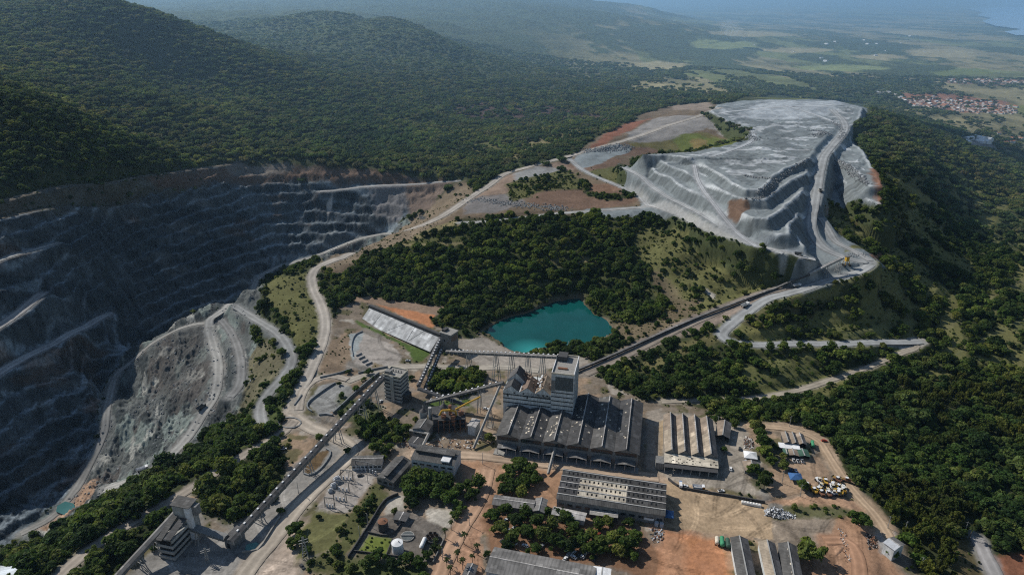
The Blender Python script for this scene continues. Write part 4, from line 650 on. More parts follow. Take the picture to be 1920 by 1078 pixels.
# ------------------------------------------------------------------ mesh builder
class MB:
    def __init__(s): s.v = []; s.f = []
    def add(s, v, f): n = len(s.v); s.v += [tuple(p) for p in v]; s.f += [tuple(i + n for i in q) for q in f]; return s
    def box(s, x0, x1, y0, y1, z0, z1): return s.add([(x0,y0,z0),(x1,y0,z0),(x1,y1,z0),(x0,y1,z0),(x0,y0,z1),(x1,y0,z1),(x1,y1,z1),(x0,y1,z1)], [(0,3,2,1),(4,5,6,7),(0,1,5,4),(1,2,6,5),(2,3,7,6),(3,0,4,7)])
    def slab(s, p, t):
        a = [Vector(q) for q in p]; n = (a[1] - a[0]).cross(a[2] - a[0]).normalized() * t; k = len(a)
        return s.add(a + [q - n for q in a], [tuple(range(k)), tuple(range(2 * k - 1, k - 1, -1))] + [(i, i + k, (i + 1) % k + k, (i + 1) % k) for i in range(k)])
    def tube(s, a, b, r, r2=None, n=8, caps=True):
        a = Vector(a); b = Vector(b); z = (b - a).normalized(); x = z.orthogonal().normalized(); y = z.cross(x); r2 = r if r2 is None else r2
        v = [p + x * q * math.cos(6.2832 * i / n) + y * q * math.sin(6.2832 * i / n) for p, q in ((a, r), (b, r2)) for i in range(n)]
        return s.add(v, [(i, (i + 1) % n, n + (i + 1) % n, n + i) for i in range(n)] + ([tuple(range(n - 1, -1, -1)), tuple(range(n, 2 * n))] if caps else []))
    def beam(s, a, b, w, h=None):
        a = Vector(a); b = Vector(b); z = (b - a).normalized(); x = z.cross(Vector((0, 0, 1))); x = (x.normalized() if x.length > 1e-4 else Vector((1, 0, 0))); y = x.cross(z); h = w if h is None else h; v = [p + x * i * w / 2 + y * j * h / 2 for p in (a, b) for i, j in ((-1,-1),(1,-1),(1,1),(-1,1))]
        return s.add(v, [(0,1,2,3),(7,6,5,4),(0,4,5,1),(1,5,6,2),(2,6,7,3),(3,7,4,0)])
    def build(s, name, mt, parent=None):
        me = bpy.data.meshes.new(name); me.from_pydata(s.v, [], s.f); me.update(); bm = __import__('bmesh').new(); bm.from_mesh(me); __import__('bmesh').ops.remove_doubles(bm, verts=bm.verts, dist=2e-3); __import__('bmesh').ops.recalc_face_normals(bm, faces=bm.faces); bm.to_mesh(me); bm.free(); me.materials.append(M[mt]); return link(name, me, parent)
def frame(p0, p1, p2, z):
    a, b, c = W(*p0, z), W(*p1, z), W(*p2, z); u = (b - a)[:2]; w = np.linalg.norm(u); u /= w; v = np.array([-u[1], u[0]]); d = abs((c - b)[:2] @ v)
    ctr = a[:2] + u * w / 2 + v * d / 2; return a, math.atan2(u[1], u[0]), w, d, float(Hq(ctr[0], ctr[1], ZB))
def gable(name, label, cat, p0, p1, p2, ze, rise, nb=1, roof='roof_grey', wall='wall_grey', over=.6, segs=None, seg_rows=None, windows=0, doors=0, monitor=None, sky=0, group=None, roof2=None, mono=False, open_front=False):
    a, rz, w, d, gz = frame(p0, p1, p2, ze); base = gz - .3; e = empty(name, (a[0], a[1], base), rz, label, cat, group); h = ze - base; bw = w / nb; wl = MB(); r = random.Random(name + label)
    for i in range(nb):
        x0, x1 = i * bw, (i + 1) * bw; xm = (x0 + x1) / 2
        for y in ((0, d) if not open_front else (d,)): wl.add([(x0, y, 0), (x1, y, 0), (x1, y, h - .02), (xm if not mono else x1, y, h + rise - .12), (x0, y, h - .02)], [(0, 1, 2, 3, 4)])
    wl.add([(0, 0, 0), (0, d, 0), (0, d, h), (0, 0, h)], [(0, 1, 2, 3)]); wl.add([(w, 0, 0), (w, d, 0), (w, d, h + (rise if mono else 0)), (w, 0, h + (rise if mono else 0))], [(0, 1, 2, 3)]); wl.build('wall', wall, e)
    for i in range(nb):
        x0, x1 = i * bw - (over if i == 0 else -.05), (i + 1) * bw + (over if i == nb - 1 else -.05); xm = (i + .5) * bw
        for (t0, t1, mt) in (segs if segs and (seg_rows is None or i in seg_rows) else [(0, 1, roof)]):
            y0 = d * t0 - (over if t0 == 0 else 0) + (.02 if t0 else 0); y1 = d * t1 + (over if t1 == 1 else 0); m = MB()
            if mono: m.slab([(x0, y0, h), (x1, y0, h + rise), (x1, y1, h + rise), (x0, y1, h)], .25)
            else:
                m.slab([(x0, y0, h), (xm, y0, h + rise), (xm, y1, h + rise), (x0, y1, h)], .22)
                if roof2 is None: m.slab([(xm, y0, h + rise), (x1, y0, h), (x1, y1, h), (xm, y1, h + rise)], .22)
                else: MB().slab([(xm, y0, h + rise), (x1, y0, h), (x1, y1, h), (xm, y1, h + rise)], .22).build('roof', roof2, e)
            ro = m.build('roof', mt, e)
        if not mono: MB().box(xm - .35, xm + .35, -over, d + over, h + rise - .06, h + rise + .12).build('ridge_cap', 'steel_light' if r.random() < .4 else 'roof_light', e)
        if sky:
            m = MB()
            for k in range(sky):
                s = r.choice((-1, 1)) if r.random() < .35 else -1; f = r.uniform(.15, .85); y = d * r.betavariate(2, 3); L = r.uniform(.6, 1.9); W_ = r.uniform(.4, .95); xx = xm + s * f * bw / 2; zz = h + rise * (1 - f) + .05; sl = -s * rise / (bw / 2)
                MB().add([(xx - W_, y, zz - W_ * sl), (xx + W_, y, zz + W_ * sl), (xx + W_, y + L, zz + W_ * sl), (xx - W_, y + L, zz - W_ * sl)], [(0, 1, 2, 3)]).build('skylight', 'roof_cream', e)
        if monitor:
            mw, mh = monitor; MB().box(xm - mw, xm + mw, d * .04, d * .96, h + rise - .5, h + rise + mh).build('clerestory', 'wall_dark', e); MB().slab([(xm - mw - .5, d * .03, h + rise + mh + .1), (xm + mw + .5, d * .03, h + rise + mh + .1), (xm + mw + .5, d * .97, h + rise + mh + .1), (xm - mw - .5, d * .97, h + rise + mh + .1)], -.25).build('clerestory_roof', roof, e)
    for k in range(windows): x = w * (k + .5) / windows; MB().box(x - w / windows * .32, x + w / windows * .32, -.06, .05, h * .42, h * .74).build('window', 'glass', e)
    for k in range(doors): x = w * (k + .5) / doors; MB().box(x - w / doors * .36, x + w / doors * .36, -.08, .05, .3, h * .78).build('door', 'void', e)
    return e, w, d, h
def side_windows(e, w, d, h, n, side, z0=.4, z1=.7):
    x = -.05 if side < 0 else w + .05
    for k in range(n): y = d * (k + .5) / n; MB().box(x - .05, x + .05, y - d / n * .33, y + d / n * .33, h * z0, h * z1).build('window', 'glass', e)
# ------------------------------------------------------------------ mill hall and mill block
HF = frame((931, 816), (1197, 851), (1214, 757), 12.0); hx, hrz, hw, hd, hgz = HF; hall = empty('mill_hall', (hx[0], hx[1], -.3), hrz, 'long dark grey hall with six parallel gable roofs below the tall white mill block', 'factory hall')
h = 12.3; bw = hw / 6; wl = MB(); rr = random.Random(5)
for i in range(6):
    x0, x1 = i * bw, (i + 1) * bw; xm = (x0 + x1) / 2; dp = 37.5 if i < 2 else 36.5 if i == 2 else hd
    wl.add([(x0, 0, 0), (x1, 0, 0), (x1, 0, h), (xm, 0, h + 2.8), (x0, 0, h)], [(0, 1, 2, 3, 4)]); wl.add([(x0, dp, 0), (x1, dp, 0), (x1, dp, h), (xm, dp, h + 2.8), (x0, dp, h)], [(0, 1, 2, 3, 4)])
    xa, xb = x0 - (.8 if i == 0 else -.06), x1 + (.8 if i == 5 else -.06)
    m = MB(); m.slab([(xa, -1, h), (xm, -1, h + 2.9), (xm, dp + .5, h + 2.9), (xa, dp + .5, h)], .22); m.slab([(xm, -1, h + 2.9), (xb, -1, h), (xb, dp + .5, h), (xm, dp + .5, h + 2.9)], .22); m.build('roof', 'roof_dark' if i % 2 else 'roof_grey', hall)
    MB().box(xm - .3, xm + .3, -1, dp, h + 2.86, h + 3.82).build('ridge_cap', 'roof_light', hall)
    m = MB()
    for k in range(19 if i < 4 else 9):
        s = -1 if rr.random() < .75 else 1; f = rr.uniform(.12, .85); y = dp * rr.betavariate(2.2, 2.6); L = rr.uniform(.4, 1.8); W_ = rr.uniform(.25, .7); xx = xm + s * f * bw / 2; zz = h + 2.9 * (1 - f) + .05; sl = -s * 2.9 / (bw / 2); MB().add([(xx - W_, y, zz - W_ * sl), (xx + W_, y, zz + W_ * sl), (xx + W_, y + L, zz + W_ * sl), (xx - W_, y + L, zz - W_ * sl)], [(0, 1, 2, 3)]).build('skylight', 'roof_cream', hall)
    MB().box(x0 + 1, x1 - 1, -.12, .05, h - 3.2, h - .3).build('window_band', 'glass', hall)
    m = MB(); m.slab([(x0 + 1.4, -5.5, 5.6), (xm, -5.5, 6.6), (xm, 0, 7.2), (x0 + 1.4, 0, 6.2)], .15); m.slab([(xm, -5.5, 6.6), (x1 - 1.4, -5.5, 5.6), (x1 - 1.4, 0, 6.2), (xm, 0, 7.2)], .15); m.build('canopy', 'roof_rib', hall)
    for q in (x0 + 1.6, xm, x1 - 1.6): MB().box(q - .2, q + .2, -5.3, -4.9, 0, 5.7).build('post', 'steel_light', hall)
    MB().box(x0 + 1.2, x1 - 1.2, -.2, .05, .9, 5.2).build('door', 'void', hall)
MB().add([(0, 0, 0), (0, 37.5, 0), (0, 37.5, h), (0, 0, h)], [(0, 1, 2, 3)]).add([(hw, 0, 0), (hw, hd, 0), (hw, hd, h), (hw, 0, h)], [(0, 1, 2, 3)]).build('side_wall', 'wall_grey', hall); wl.build('wall', 'wall_grey', hall); MB().box(-1, hw + 1, -6.5, 0, 0, 1.0).build('loading_dock', 'concrete', hall)
mill = empty('mill_building', (hx[0], hx[1], -.3), hrz, 'tall white stained mill block with banded flat roofed tower and broken gables', 'mill')
MB().box(-4, 32.4, 38.2, 62, 0, 26).build('wall', 'wall_white', mill); MB().box(32.5, 49.2, 37.2, 66, 0, 45).build('tower', 'wall_white', mill)
for z in (15.5, 19, 22.5): MB().box(-4.1, 32.3, 38.05, 38.2, z, z + .8).build('window_band', 'glass', mill)
for z in (15, 18.6, 22.2, 25.8, 29.4): MB().box(32.7, 49.0, 37.0, 37.2, z, z + .7).build('window_band', 'glass', mill)
for z in (15, 18.6, 22.2, 25.8, 29.4, 33, 36.6, 40.2): MB().box(49.2, 49.36, 37.6, 65.6, z, z + .6).build('window_band', 'stain', mill)
MB().box(35.5, 48.6, 36.98, 37.2, 32, 43.2).build('stained_panel', 'stain', mill); MB().box(32.6, 35.4, 36.9, 37.2, 31, 40).build('stair_shaft', 'wall_grey', mill)
for b in ((32.5, 49.2, 37.2, 37.6), (32.5, 49.2, 65.6, 66)): MB().box(b[0], b[1], b[2], b[3], 45, 46.3).build('parapet', 'cream', mill)
for b in ((32.5, 32.95), (48.75, 49.2)): MB().box(b[0], b[1], 37.6, 65.6, 45, 46.3).build('parapet', 'white', mill)
MB().box(32.95, 48.75, 37.6, 65.6, 44.9, 45.08).build('flat_roof', 'concrete', mill); MB().box(34, 41, 57, 65, 45.1, 49).build('conveyor_head', 'wall_dark', mill); MB().box(36, 43, 45, 47, 45.1, 46).build('roof_duct', 'rust', mill)
def roofpair(x0, x1, y0, y1, zb, rise, mt, par, nm='roof'):
    xm = (x0 + x1) / 2; m = MB(); m.slab([(x0, y0, zb), (xm, y0, zb + rise), (xm, y1, zb + rise), (x0, y1, zb)], .25); m.slab([(xm, y0, zb + rise), (x1, y0, zb), (x1, y1, zb), (xm, y1, zb + rise)], .25); m.build(nm, mt, par); MB().add([(x0, y0 + .1, zb - 4), (x1, y0 + .1, zb - 4), (x1, y0 + .1, zb - .1), (xm, y0 + .1, zb + rise - .3), (x0, y0 + .1, zb - .1)], [(0, 1, 2, 3, 4)]).build('gable', 'wall_white', par)
roofpair(-3.5, 11, 50, 62, 27.5, 7.5, 'roof_slate', mill); roofpair(-3.6, 8, 38.1, 49, 26.2, 4.5, 'roof_dark', mill); roofpair(9, 20, 38.1, 56, 26.2, 4.2, 'ruin', mill); roofpair(20.5, 32, 38.1, 58, 26.2, 5.2, 'roof_brown', mill)
rr = random.Random(3); m = MB()
for k in range(46): x, y = rr.uniform(8, 32), rr.uniform(40, 60); s = rr.uniform(.4, 1.3); m.box(x, x + s, y, y + s * rr.uniform(.6, 2), 26, 26 + rr.uniform(1, 6.5))
m.build('broken_wall', 'ruin', mill)['kind'] = 'stuff'
for k in range(12): x = 22 + rr.uniform(-1, 1.5); MB().box(x, x + 1, 39 + k * 1.5, 40 + k * 1.5, 31.3, 31.9).build('roof_vent', 'white', mill)
for x, z in ((-1, 21), (4, 24), (11, 24.2), (14, 21), (26, 24.5), (29, 24.5), (22, 24.5)): MB().box(x, x + 1.1, 38.02, 38.2, z, z + 1.2).build('window', 'glass', mill)
# ------------------------------------------------------------------ other sheds and offices
E = gable('warehouse', 'brown warehouse with four striped parallel gables and a peeling cream front lean-to', 'warehouse', (1247, 847), (1345, 858), (1340, 788), 9, 3.2, 4, 'roof_tan', 'wall_grey', .5, segs=[(0, .55, 'roof_tan'), (.55, 1, 'roof_brown')], roof2='roof_slate')[0:4]  # right slopes use a darker material: shade of the unlit side painted in
e, w, d, h = E; MB().slab([(-.4, -8, h - 2.6), (w + .4, -8, h - 2.6), (w + .4, -.7, h - .3), (-.4, -.7, h - .3)], .2).build('lean_to_roof', 'roof_cream', e); MB().slab([(-.6, -11.5, h - 3.8), (w, -11.5, h - 3.8), (w, -8.2, h - 3.2), (-.6, -8.2, h - 3.2)], .2).build('canopy', 'wall_dark', e); MB().box(-.2, w, -7.6, -7.4, 0, h - 2.9).build('front_wall', 'wall_dark', e); MB().box(-6, -.5, -9, -1, 0, h - 3).build('annex', 'wall_grey', e)
for k in range(7): MB().box(w * k / 6 - .2, w * k / 6 + .2, -11.3, -10.9, 0, h - 3.9).build('post', 'steel_light', e)
rr = random.Random(8); m = MB()
for k in range(34): x = rr.uniform(1, w - 1); y = rr.uniform(-7.6, -1); L = rr.uniform(.3, 1.4); z = h - 2.6 + (y + 8) / 7.3 * 2.3 + .05; MB().add([(x, y, z), (x + L, y, z), (x + L, y + .6, z + .19), (x, y + .6, z + .19)], [(0, 1, 2, 3)]).build('roof_hole', 'void', e)
gable('side_shed', 'brown gabled side shed against the right wall of the striped brown warehouse', 'shed', (1342, 816), (1367, 821), (1367, 793), 6, 2, 1, 'roof_brown', 'wall_dark', .5, roof2='roof_slate', open_front=True)
e, w, d, h = gable('warehouse', 'widest grey warehouse with five long parallel ridges and a cream patched middle', 'warehouse', (1246, 966), (1248.4, 907), (1060, 872), 7.5, 1.9, 5, 'roof_grey', 'wall_grey', .5, segs=[(0, .36, 'roof_grey'), (.36, .82, 'roof_cream'), (.82, 1, 'roof_slate')], seg_rows=(1, 2, 3))
m = MB()
for i in range(5):
    for k in range(22):
        if rr.random() < .15: continue
        y = d * (.03 + .043 * k); xm = (i + .5) * w / 5; f = .5; xx = xm - f * w / 10; zz = h + 1.9 * (1 - f) + .05; sl = 1.9 / (w / 10); MB().add([(xx - .6, y, zz - .6 * sl), (xx + .6, y, zz + .6 * sl), (xx + .6, y + 1, zz + .6 * sl), (xx - .6, y + 1, zz - .6 * sl)], [(0, 1, 2, 3)]).build('roof_light', 'void', e)
for k in range(12): y = d * (k + .5) / 12; MB().box(-.12, .05, y - 1.6, y + 1.6, 3.4, 5.2).build('window', 'glass', e)
for y in (1.2, 4.2): MB().tube((-1.4, y, .1), (-1.4, y, 3.2), 1.25, n=14).build('water_tank', 'silver', e)
MB().box(-.15, .05, 6, 12, 2.6, 4.2).build('sign_panel', 'white', e)
e, w, d, h = gable('office_block', 'pale walled two storey block with a raised grey roof beside the dense dark trees', 'office block', (850, 872), (863.7, 845), (783.6, 839), 10, 1.5, 1, 'roof_grey', 'wall_white', .5, monitor=(2.0, 1.5)); side_windows(e, w, d, h, 6, -1, .62, .74); MB().box(-.12, 0, 1, d - 1, h * .2, h * .3).build('window_band', 'glass', e); MB().box(.2, w * .4, d * .1, d * .3, h + .9, h + 1.9).build('roof_vent', 'white', e)
e, w, d, h = gable('workshop', 'low pale workshop with a grey hipped looking roof beside the substation', 'workshop', (715, 870), (718.5, 853.5), (665, 850), 4.2, 1.6, 1, 'roof_grey', 'wall_white'); side_windows(e, w, d, h, 7, -1, .4, .72)
gable('long_shed', 'narrow long shed with a dark ridge clerestory between the workshop and the pale office block', 'shed', (707, 895), (737, 904), (762, 862), 5, 2, 1, 'roof_grey', 'wall_grey', monitor=(1.0, .9), windows=3)
gable('shed', 'grey ribbed roof shed with a wavy tree shaded rear edge', 'shed', (998.5, 955), (1002.7, 938), (928, 931), 4, 1.2, 1, 'roof_rib', 'wall_grey'); gable('shed', 'small steep ribbed shed squeezed beside the left end of the wide warehouse', 'shed', (1000, 957), (1020, 960), (1022.7, 937), 4, 1.4, 1, 'roof_rib', 'wall_grey'); gable('shed', 'pale corrugated roof shed just below the wide warehouse front', 'shed', (1095, 975), (1098.7, 962), (1038.6, 953), 4, 1.0, 1, 'roof_light', 'wall_white')
gable('canopy_shelter', 'flat concrete roofed shelter in the middle of the wide warehouse front', 'shelter', (1157, 969), (1157.5, 961), (1108, 955), 4, .15, 1, 'concrete', 'wall_dark', open_front=True)
gable('long_building', 'long low ribbed grey roof building at the bottom edge of the photo', 'building', (1108, 1110), (1117, 1063), (923, 1040), 4.5, 1.8, 1, 'roof_rib', 'wall_white', roof2='roof_rib', windows=2); gable('roofed_annex', 'bright white flat roofed annex at the right end of the long ribbed building', 'annex', (1112, 1083), (1142, 1088), (1145, 1067), 4.6, .3, 1, 'white', 'wall_white'); gable('hut', 'small grey roofed hut among palms at the bottom of the red avenue', 'hut', (866, 1082), (884, 1086), (892, 1060), 3.5, .9, 1, 'roof_slate', 'wall_grey')
gable('storage_shed', 'dark grey gabled shed, leftmost of three at the bottom right', 'shed', (1388, 1102), (1421, 1106), (1413, 1013), 5.5, 2.2, 1, 'roof_grey', 'wall_white', roof2='roof_slate', sky=9); gable('storage_shed', 'gabled shed with a pale cream left slope, middle of three at the bottom right', 'shed', (1442, 1102), (1473, 1106), (1466, 1021), 5.5, 2.2, 1, 'roof_tan', 'wall_white', roof2='roof_slate'); gable('storage_shed', 'gabled shed with a row of skylights, rightmost of three at the bottom right', 'shed', (1474, 1102), (1508, 1108), (1497, 1025), 5.5, 2.2, 1, 'roof_grey', 'wall_grey', roof2='roof_slate', sky=12)
gable('repair_shed', 'striped brown and grey three bay shed in the upper right yard', 'shed', (1471, 829), (1511.7, 833), (1509, 815), 5, 1.3, 3, 'roof_brown', 'wall_dark', roof2='roof_slate', open_front=True); gable('canopy', 'bright white strip canopy in front of the striped repair shed', 'canopy', (1463, 838), (1499, 842), (1499, 834), 4, .35, 1, 'white', 'wall_dark', open_front=True, mono=True)
gable('lean_to', 'dark brown lean-to with parked pick-ups in front, below the white strip canopy', 'shed', (1480, 852), (1498, 854), (1498, 843), 3.6, .7, 1, 'roof_brown', 'wall_dark', open_front=True); gable('lean_to', 'green roofed lean-to right of the dark brown one below the white strip canopy', 'shed', (1499, 854), (1518, 855.5), (1517, 844), 3.6, .9, 1, 'roof_green', 'wall_dark', open_front=True); gable('lean_to', 'narrow green roofed lean-to left of the dark brown one below the white strip canopy', 'shed', (1471, 851), (1480, 852), (1481, 843), 3.4, .9, 1, 'roof_green', 'wall_dark', open_front=True)
gable('hut', 'grey gabled hut below the white tent beside the gravel yard', 'hut', (1397, 881), (1427, 884), (1427, 868), 4, 1.6, 1, 'roof_brown', 'wall_grey', windows=3, roof2='roof_slate'); gable('guard_hut', 'hut with a silver left roof slope beside the dirt track at the lower right', 'hut', (1677, 1030), (1695, 1020), (1689, 1000), 4, 1.1, 1, 'silver', 'wall_white', roof2='roof_rib'); gable('roofless_shed', 'small pale walled shed below the mill machinery', 'shed', (766, 827), (786, 832), (790, 822), 3.5, .3, 1, 'wall_dark', 'wall_white'); gable('mill_annex', 'grey roofed annex at the left end of the ruined mill machinery', 'annex', (774, 803), (802, 808), (805, 790), 7, 2, 1, 'roof_grey', 'wall_grey', windows=2); gable('mill_annex', 'dark flat roofed crushing hall behind the yellow ducts', 'mill annex', (812, 786), (857, 783), (868, 759), 11, .4, 1, 'roof_dark', 'wall_dark'); gable('mill_annex', 'small white walled block at the right end of the ruined mill machinery', 'annex', (877, 797), (891, 800), (893, 786), 8, .4, 1, 'roof_light', 'wall_white')
for nm, lb, p0, p1, p2, z, mt in (('tent', 'white pyramid roof tent beside the row of dense trees', (1396.6, 857), (1419.5, 860), (1419.4, 848), 3.6, 'white'), ('tent', 'blue pyramid roof tent in the yard above the scrapped machines', (1483, 898), (1505, 900), (1501, 888), 3.0, 'blue'), ('tent', 'blue awning at the right end of the wide warehouse', (1248, 968), (1262, 970), (1262, 958), 3.4, 'blue')):
    a, rz, w, d, gz = frame(p0, p1, p2, z); e = empty(nm, (a[0], a[1], gz), rz, lb, 'tent'); h = z - gz; t = 1.8
    MB().add([(-.4, -.4, h), (w + .4, -.4, h), (w + .4, d + .4, h), (-.4, d + .4, h), (w * .45, d / 2, h + t), (w * .55, d / 2, h + t), (-.4, -.4, h - .5), (w + .4, -.4, h - .5), (w + .4, d + .4, h - .5), (-.4, d + .4, h - .5)], [(0, 1, 5, 4), (1, 2, 5), (2, 3, 4, 5), (3, 0, 4), (0, 6, 7, 1), (1, 7, 8, 2), (2, 8, 9, 3), (3, 9, 6, 0)]).build('canopy', mt, e)
    for x in (0, w):
        for y in (0, d): MB().tube((x, y, 0), (x, y, h), .09, n=6).build('pole', 'steel_light', e)
# ------------------------------------------------------------------ sloping stockpile shed with its head house
b0 = W(806, 658.5, 3.0); rz = math.atan2(.80, .60); st = empty('stockpile_shed', (b0[0], b0[1], 1.2), math.atan2(62, -75) - math.pi / 2, 'huge pale sloping roof stockpile shed with a dark gallery along its ridge', 'stockpile shed'); L = 98; wd2 = 13.5
MB().slab([(0, 0, 1.2), (wd2, 0, 12), (wd2, L, 12), (0, L, 1.2)], .3).build('roof', 'roof_slope', st); MB().slab([(wd2, 0, 12), (2 * wd2, 0, 1.2), (2 * wd2, L, 1.2), (wd2, L, 12)], .3).build('roof', 'roof_grey', st); MB().add([(0, .2, 0), (2 * wd2, .2, 0), (2 * wd2, .2, 1), (wd2, .2, 11.6), (0, .2, 1)], [(0, 1, 2, 3, 4)]).add([(0, L - .2, 0), (2 * wd2, L - .2, 0), (2 * wd2, L - .2, 1), (wd2, L - .2, 11.6), (0, L - .2, 1)], [(0, 1, 2, 3, 4)]).build('gable_wall', 'concrete', st)
MB().box(wd2 - 1.4, wd2 + 1.6, -1, L + .5, 11.3, 14.2).build('ridge_gallery', 'wall_dark', st)
for a, b in (((.08, .30), (.92, .20)), ((.02, .63), (.92, .45)), ((.98, .80), (.04, .82)), ((.98, .33), (.04, .32))): MB().beam((wd2 * a[0], L * a[1], 1.25 + 10.8 * a[0]), (wd2 * b[0], L * b[1], 1.25 + 10.8 * b[0]), .35, .12).build('expansion_joint', 'stain', st)
hh = empty('transfer_house', tuple(W(828, 655, 0)), -.55, 'square stained concrete transfer house at the right end of the stockpile shed', 'transfer house'); MB().box(-1, 11, 0, 11, -1, 17).build('wall', 'wall_grey', hh); MB().box(-1.6, 11.6, -.6, 11.6, 17, 17.6).build('roof', 'concrete', hh); MB().box(11.02, 11.2, 1, 10, 10, 15).build('rust_panel', 'ruin', hh); MB().box(3, 4.5, -.1, .05, 9, 11).build('window', 'void', hh); MB().box(-.5, 3, 2, 8, 17.6, 19.6).build('drive_housing', 'wall_dark', hh)
# ------------------------------------------------------------------ crusher tower, lower left transfer tower
a, rz, w, d, gz = frame((718, 702), (750, 709), (761, 693.4), 23); e = empty('crusher_tower', (a[0], a[1], -.3), rz, 'seven storey louvred concrete crusher tower at the top of the long inclined conveyor', 'tower'); h = 23.3
MB().box(.5, w - .5, .5, d - .5, 0, h - .4).build('core', 'void', e)
for k in range(7): MB().box(0, w, 0, d, k * 3.3, k * 3.3 + 2.1).build('louvre_band', 'tower', e)
MB().box(w * .42, w * .60, -.9, .2, 0, h + .2).build('stair_shaft', 'tower', e); MB().box(.5, w - .5, .5, d - .5, h - .5, h - .1).build('roof', 'concrete', e); MB().box(1, 6, 1, 5, h, h + 3).build('lift_house', 'wall_grey', e)
for q in ((0, w, 0, .35), (0, w, d - .35, d), (0, .35, .35, d - .35), (w - .35, w, .35, d - .35)): MB().box(*q, h - .4, h + .9).build('parapet', 'cream', e)
for k in range(5): MB().box(2.5 + k * 2.4, 2.9 + k * 2.4, d * .55, d * .6, h, h + 2).build('roof_post', 'steel', e)
MB().box(w + .02, w + 4, 2, 9, 0, 7).build('annex', 'wall_dark', e)
tt = empty('transfer_tower', (-206, 306, -6), math.radians(-14), 'stepped concrete transfer tower with a white end wall in the lower left', 'tower'); MB().box(0, 9, 0, 15, 0, 14.5).build('body', 'void', tt)
for k, z in enumerate((1, 5, 9, 13)): MB().box(-.6, 9.6, -.8 + k * .3, 15, z, z + 2.0).build('gallery_band', 'tower', tt)
MB().slab([(0, -1.2, 15.0), (3.6, -1.2, 15), (3.6, 14, 20), (0, 14, 20)], .4).build('sloping_roof', 'roof_grey', tt); MB().slab([(5.4, -1, 16.6), (9.8, -1, 16.6), (9.8, 14, 19.5), (5.4, 14, 19.5)], .4).build('sloping_roof', 'roof_dark', tt)
MB().box(.2, 12, 15.05, 21.5, 0, 27).build('shaft', 'tower', tt); MB().slab([(-.6, 14.4, 27.1), (12.6, 14.4, 27.1), (12.6, 22.2, 28.2), (-.6, 22.2, 28.2)], .4).build('roof', 'roof_grey', tt); MB().box(12.1, 15, 17, 21, 20, 26.5).build('side_bay', 'wall_grey', tt); MB().box(8.6, 12.2, 14.7, 15.0, 3, 26.4).build('end_wall', 'white', tt); MB().box(12.02, 12.25, 14.8, 16.8, 3, 26.4).build('end_wall', 'white', tt)
for k in range(4): MB().box(9.62, 9.72, 1.5 + k * 3.2, 3.6 + k * 3.2, 7.2, 8.6).build('window', 'glass', tt); 
for x in (0.4, 8.6):
    for y in (.4, 14.2): MB().box(x - .4, x + .4, y - .4, y + .4, 0, 15).build('column', 'concrete', tt)
# ------------------------------------------------------------------ conveyors
def conveyor(name, label, A, B, wid=3.2, hgt=2.4, roof='roof_grey', side='steel', step=6.0, legs=(), vents=True, parent=None, belt=False):
    A = Vector(A); B = Vector(B); D = B - A; L = D.length; e = empty(name, A, 0, label, 'conveyor'); e.rotation_euler = D.to_track_quat('X', 'Z').to_euler(); hw_ = wid / 2
    if belt: MB().box(0, L, -hw_, hw_, -.2, .1).build('belt', 'belt', e); MB().box(0, L, -hw_ - .25, -hw_, -1.1, .5).build('side_frame', side, e); MB().box(0, L, hw_, hw_ + .25, -1.1, .5).build('side_frame', side, e)
    else:
        MB().box(0, L, -hw_, hw_, -hgt / 2, hgt / 2 - .3).build('gallery', side, e); MB().slab([(-.2, -hw_ - .3, hgt / 2 - .35), (L, -hw_ - .3, hgt / 2 - .35), (L, 0, hgt / 2 + .45), (-.2, 0, hgt / 2 + .45)], .15).build('roof', roof, e); MB().slab([(-.2, 0, hgt / 2 + .45), (L, 0, hgt / 2 + .45), (L, hw_ + .3, hgt / 2 - .35), (-.2, hw_ + .3, hgt / 2 - .35)], .15).build('roof', roof, e)
        m = MB()
        for k in range(int(L / step) + 1): m.box(k * step, k * step + .35, -hw_ - .35, hw_ + .35, -hgt / 2 - .1, hgt / 2 - .36)
        m.build('frame_rib', 'steel_light', e)
    if vents:
        for k in range(1, int(L / step)): x = k * step + .6; MB().box(x, x + 1.3, -.1, .95, hgt / 2 + .2, hgt / 2 + .85).build('roof_vent', 'white', e)
    for t in legs:
        P_ = A.lerp(B, t); gz = float(Hq(P_.x, P_.y, ZB)); n = Vector((-D.y, D.x, 0)).normalized(); s = max(1.6, (P_.z - gz) * .12); tr = empty('trestle', (P_.x, P_.y, gz)); tr.parent = e; tr.matrix_parent_inverse = Matrix.Identity(4); bpy.context.view_layer.update(); tr.matrix_world = Matrix.Translation((P_.x, P_.y, gz)); H_ = P_.z - gz - hgt / 2
        ax = Vector((D.x, D.y, 0)).normalized()
        for sa in (-1, 1):
            for sb in (-1, 1): MB().beam(n * sa * (hw_ + s) + ax * sb * 1.3 - Vector((0, 0, .4)), n * sa * hw_ * .8 + ax * sb * .8 + Vector((0, 0, H_ + .2)), .42).build('leg', 'steel_light', tr)
        for q in (.3, .62):
            k = hw_ + s - (s + hw_ * .2) * q; MB().beam(n * k + Vector((0, 0, H_ * q)), -n * k + Vector((0, 0, H_ * q)), .3).build('brace', 'steel_light', tr)
    return e
def P3_(px, py, z): return Vector(W(px, py, z))
conveyor('inclined_conveyor', 'longest roofed inclined conveyor climbing from the lower left hopper to the crusher tower', P3_(432, 1016, 3), P3_(722, 703, 20), 4.2, 3.0, 'roof_dark', 'steel', 6, (.14, .42, .62, .80, .9))
conveyor('conveyor_gallery', 'plain grey conveyor gallery running from the transfer tower to the bottom left edge', P3_(330, 962, 13), P3_(212, 1090, -2), 3.6, 2.8, 'roof_rib', 'wall_grey', 40, (.35, .62), False)
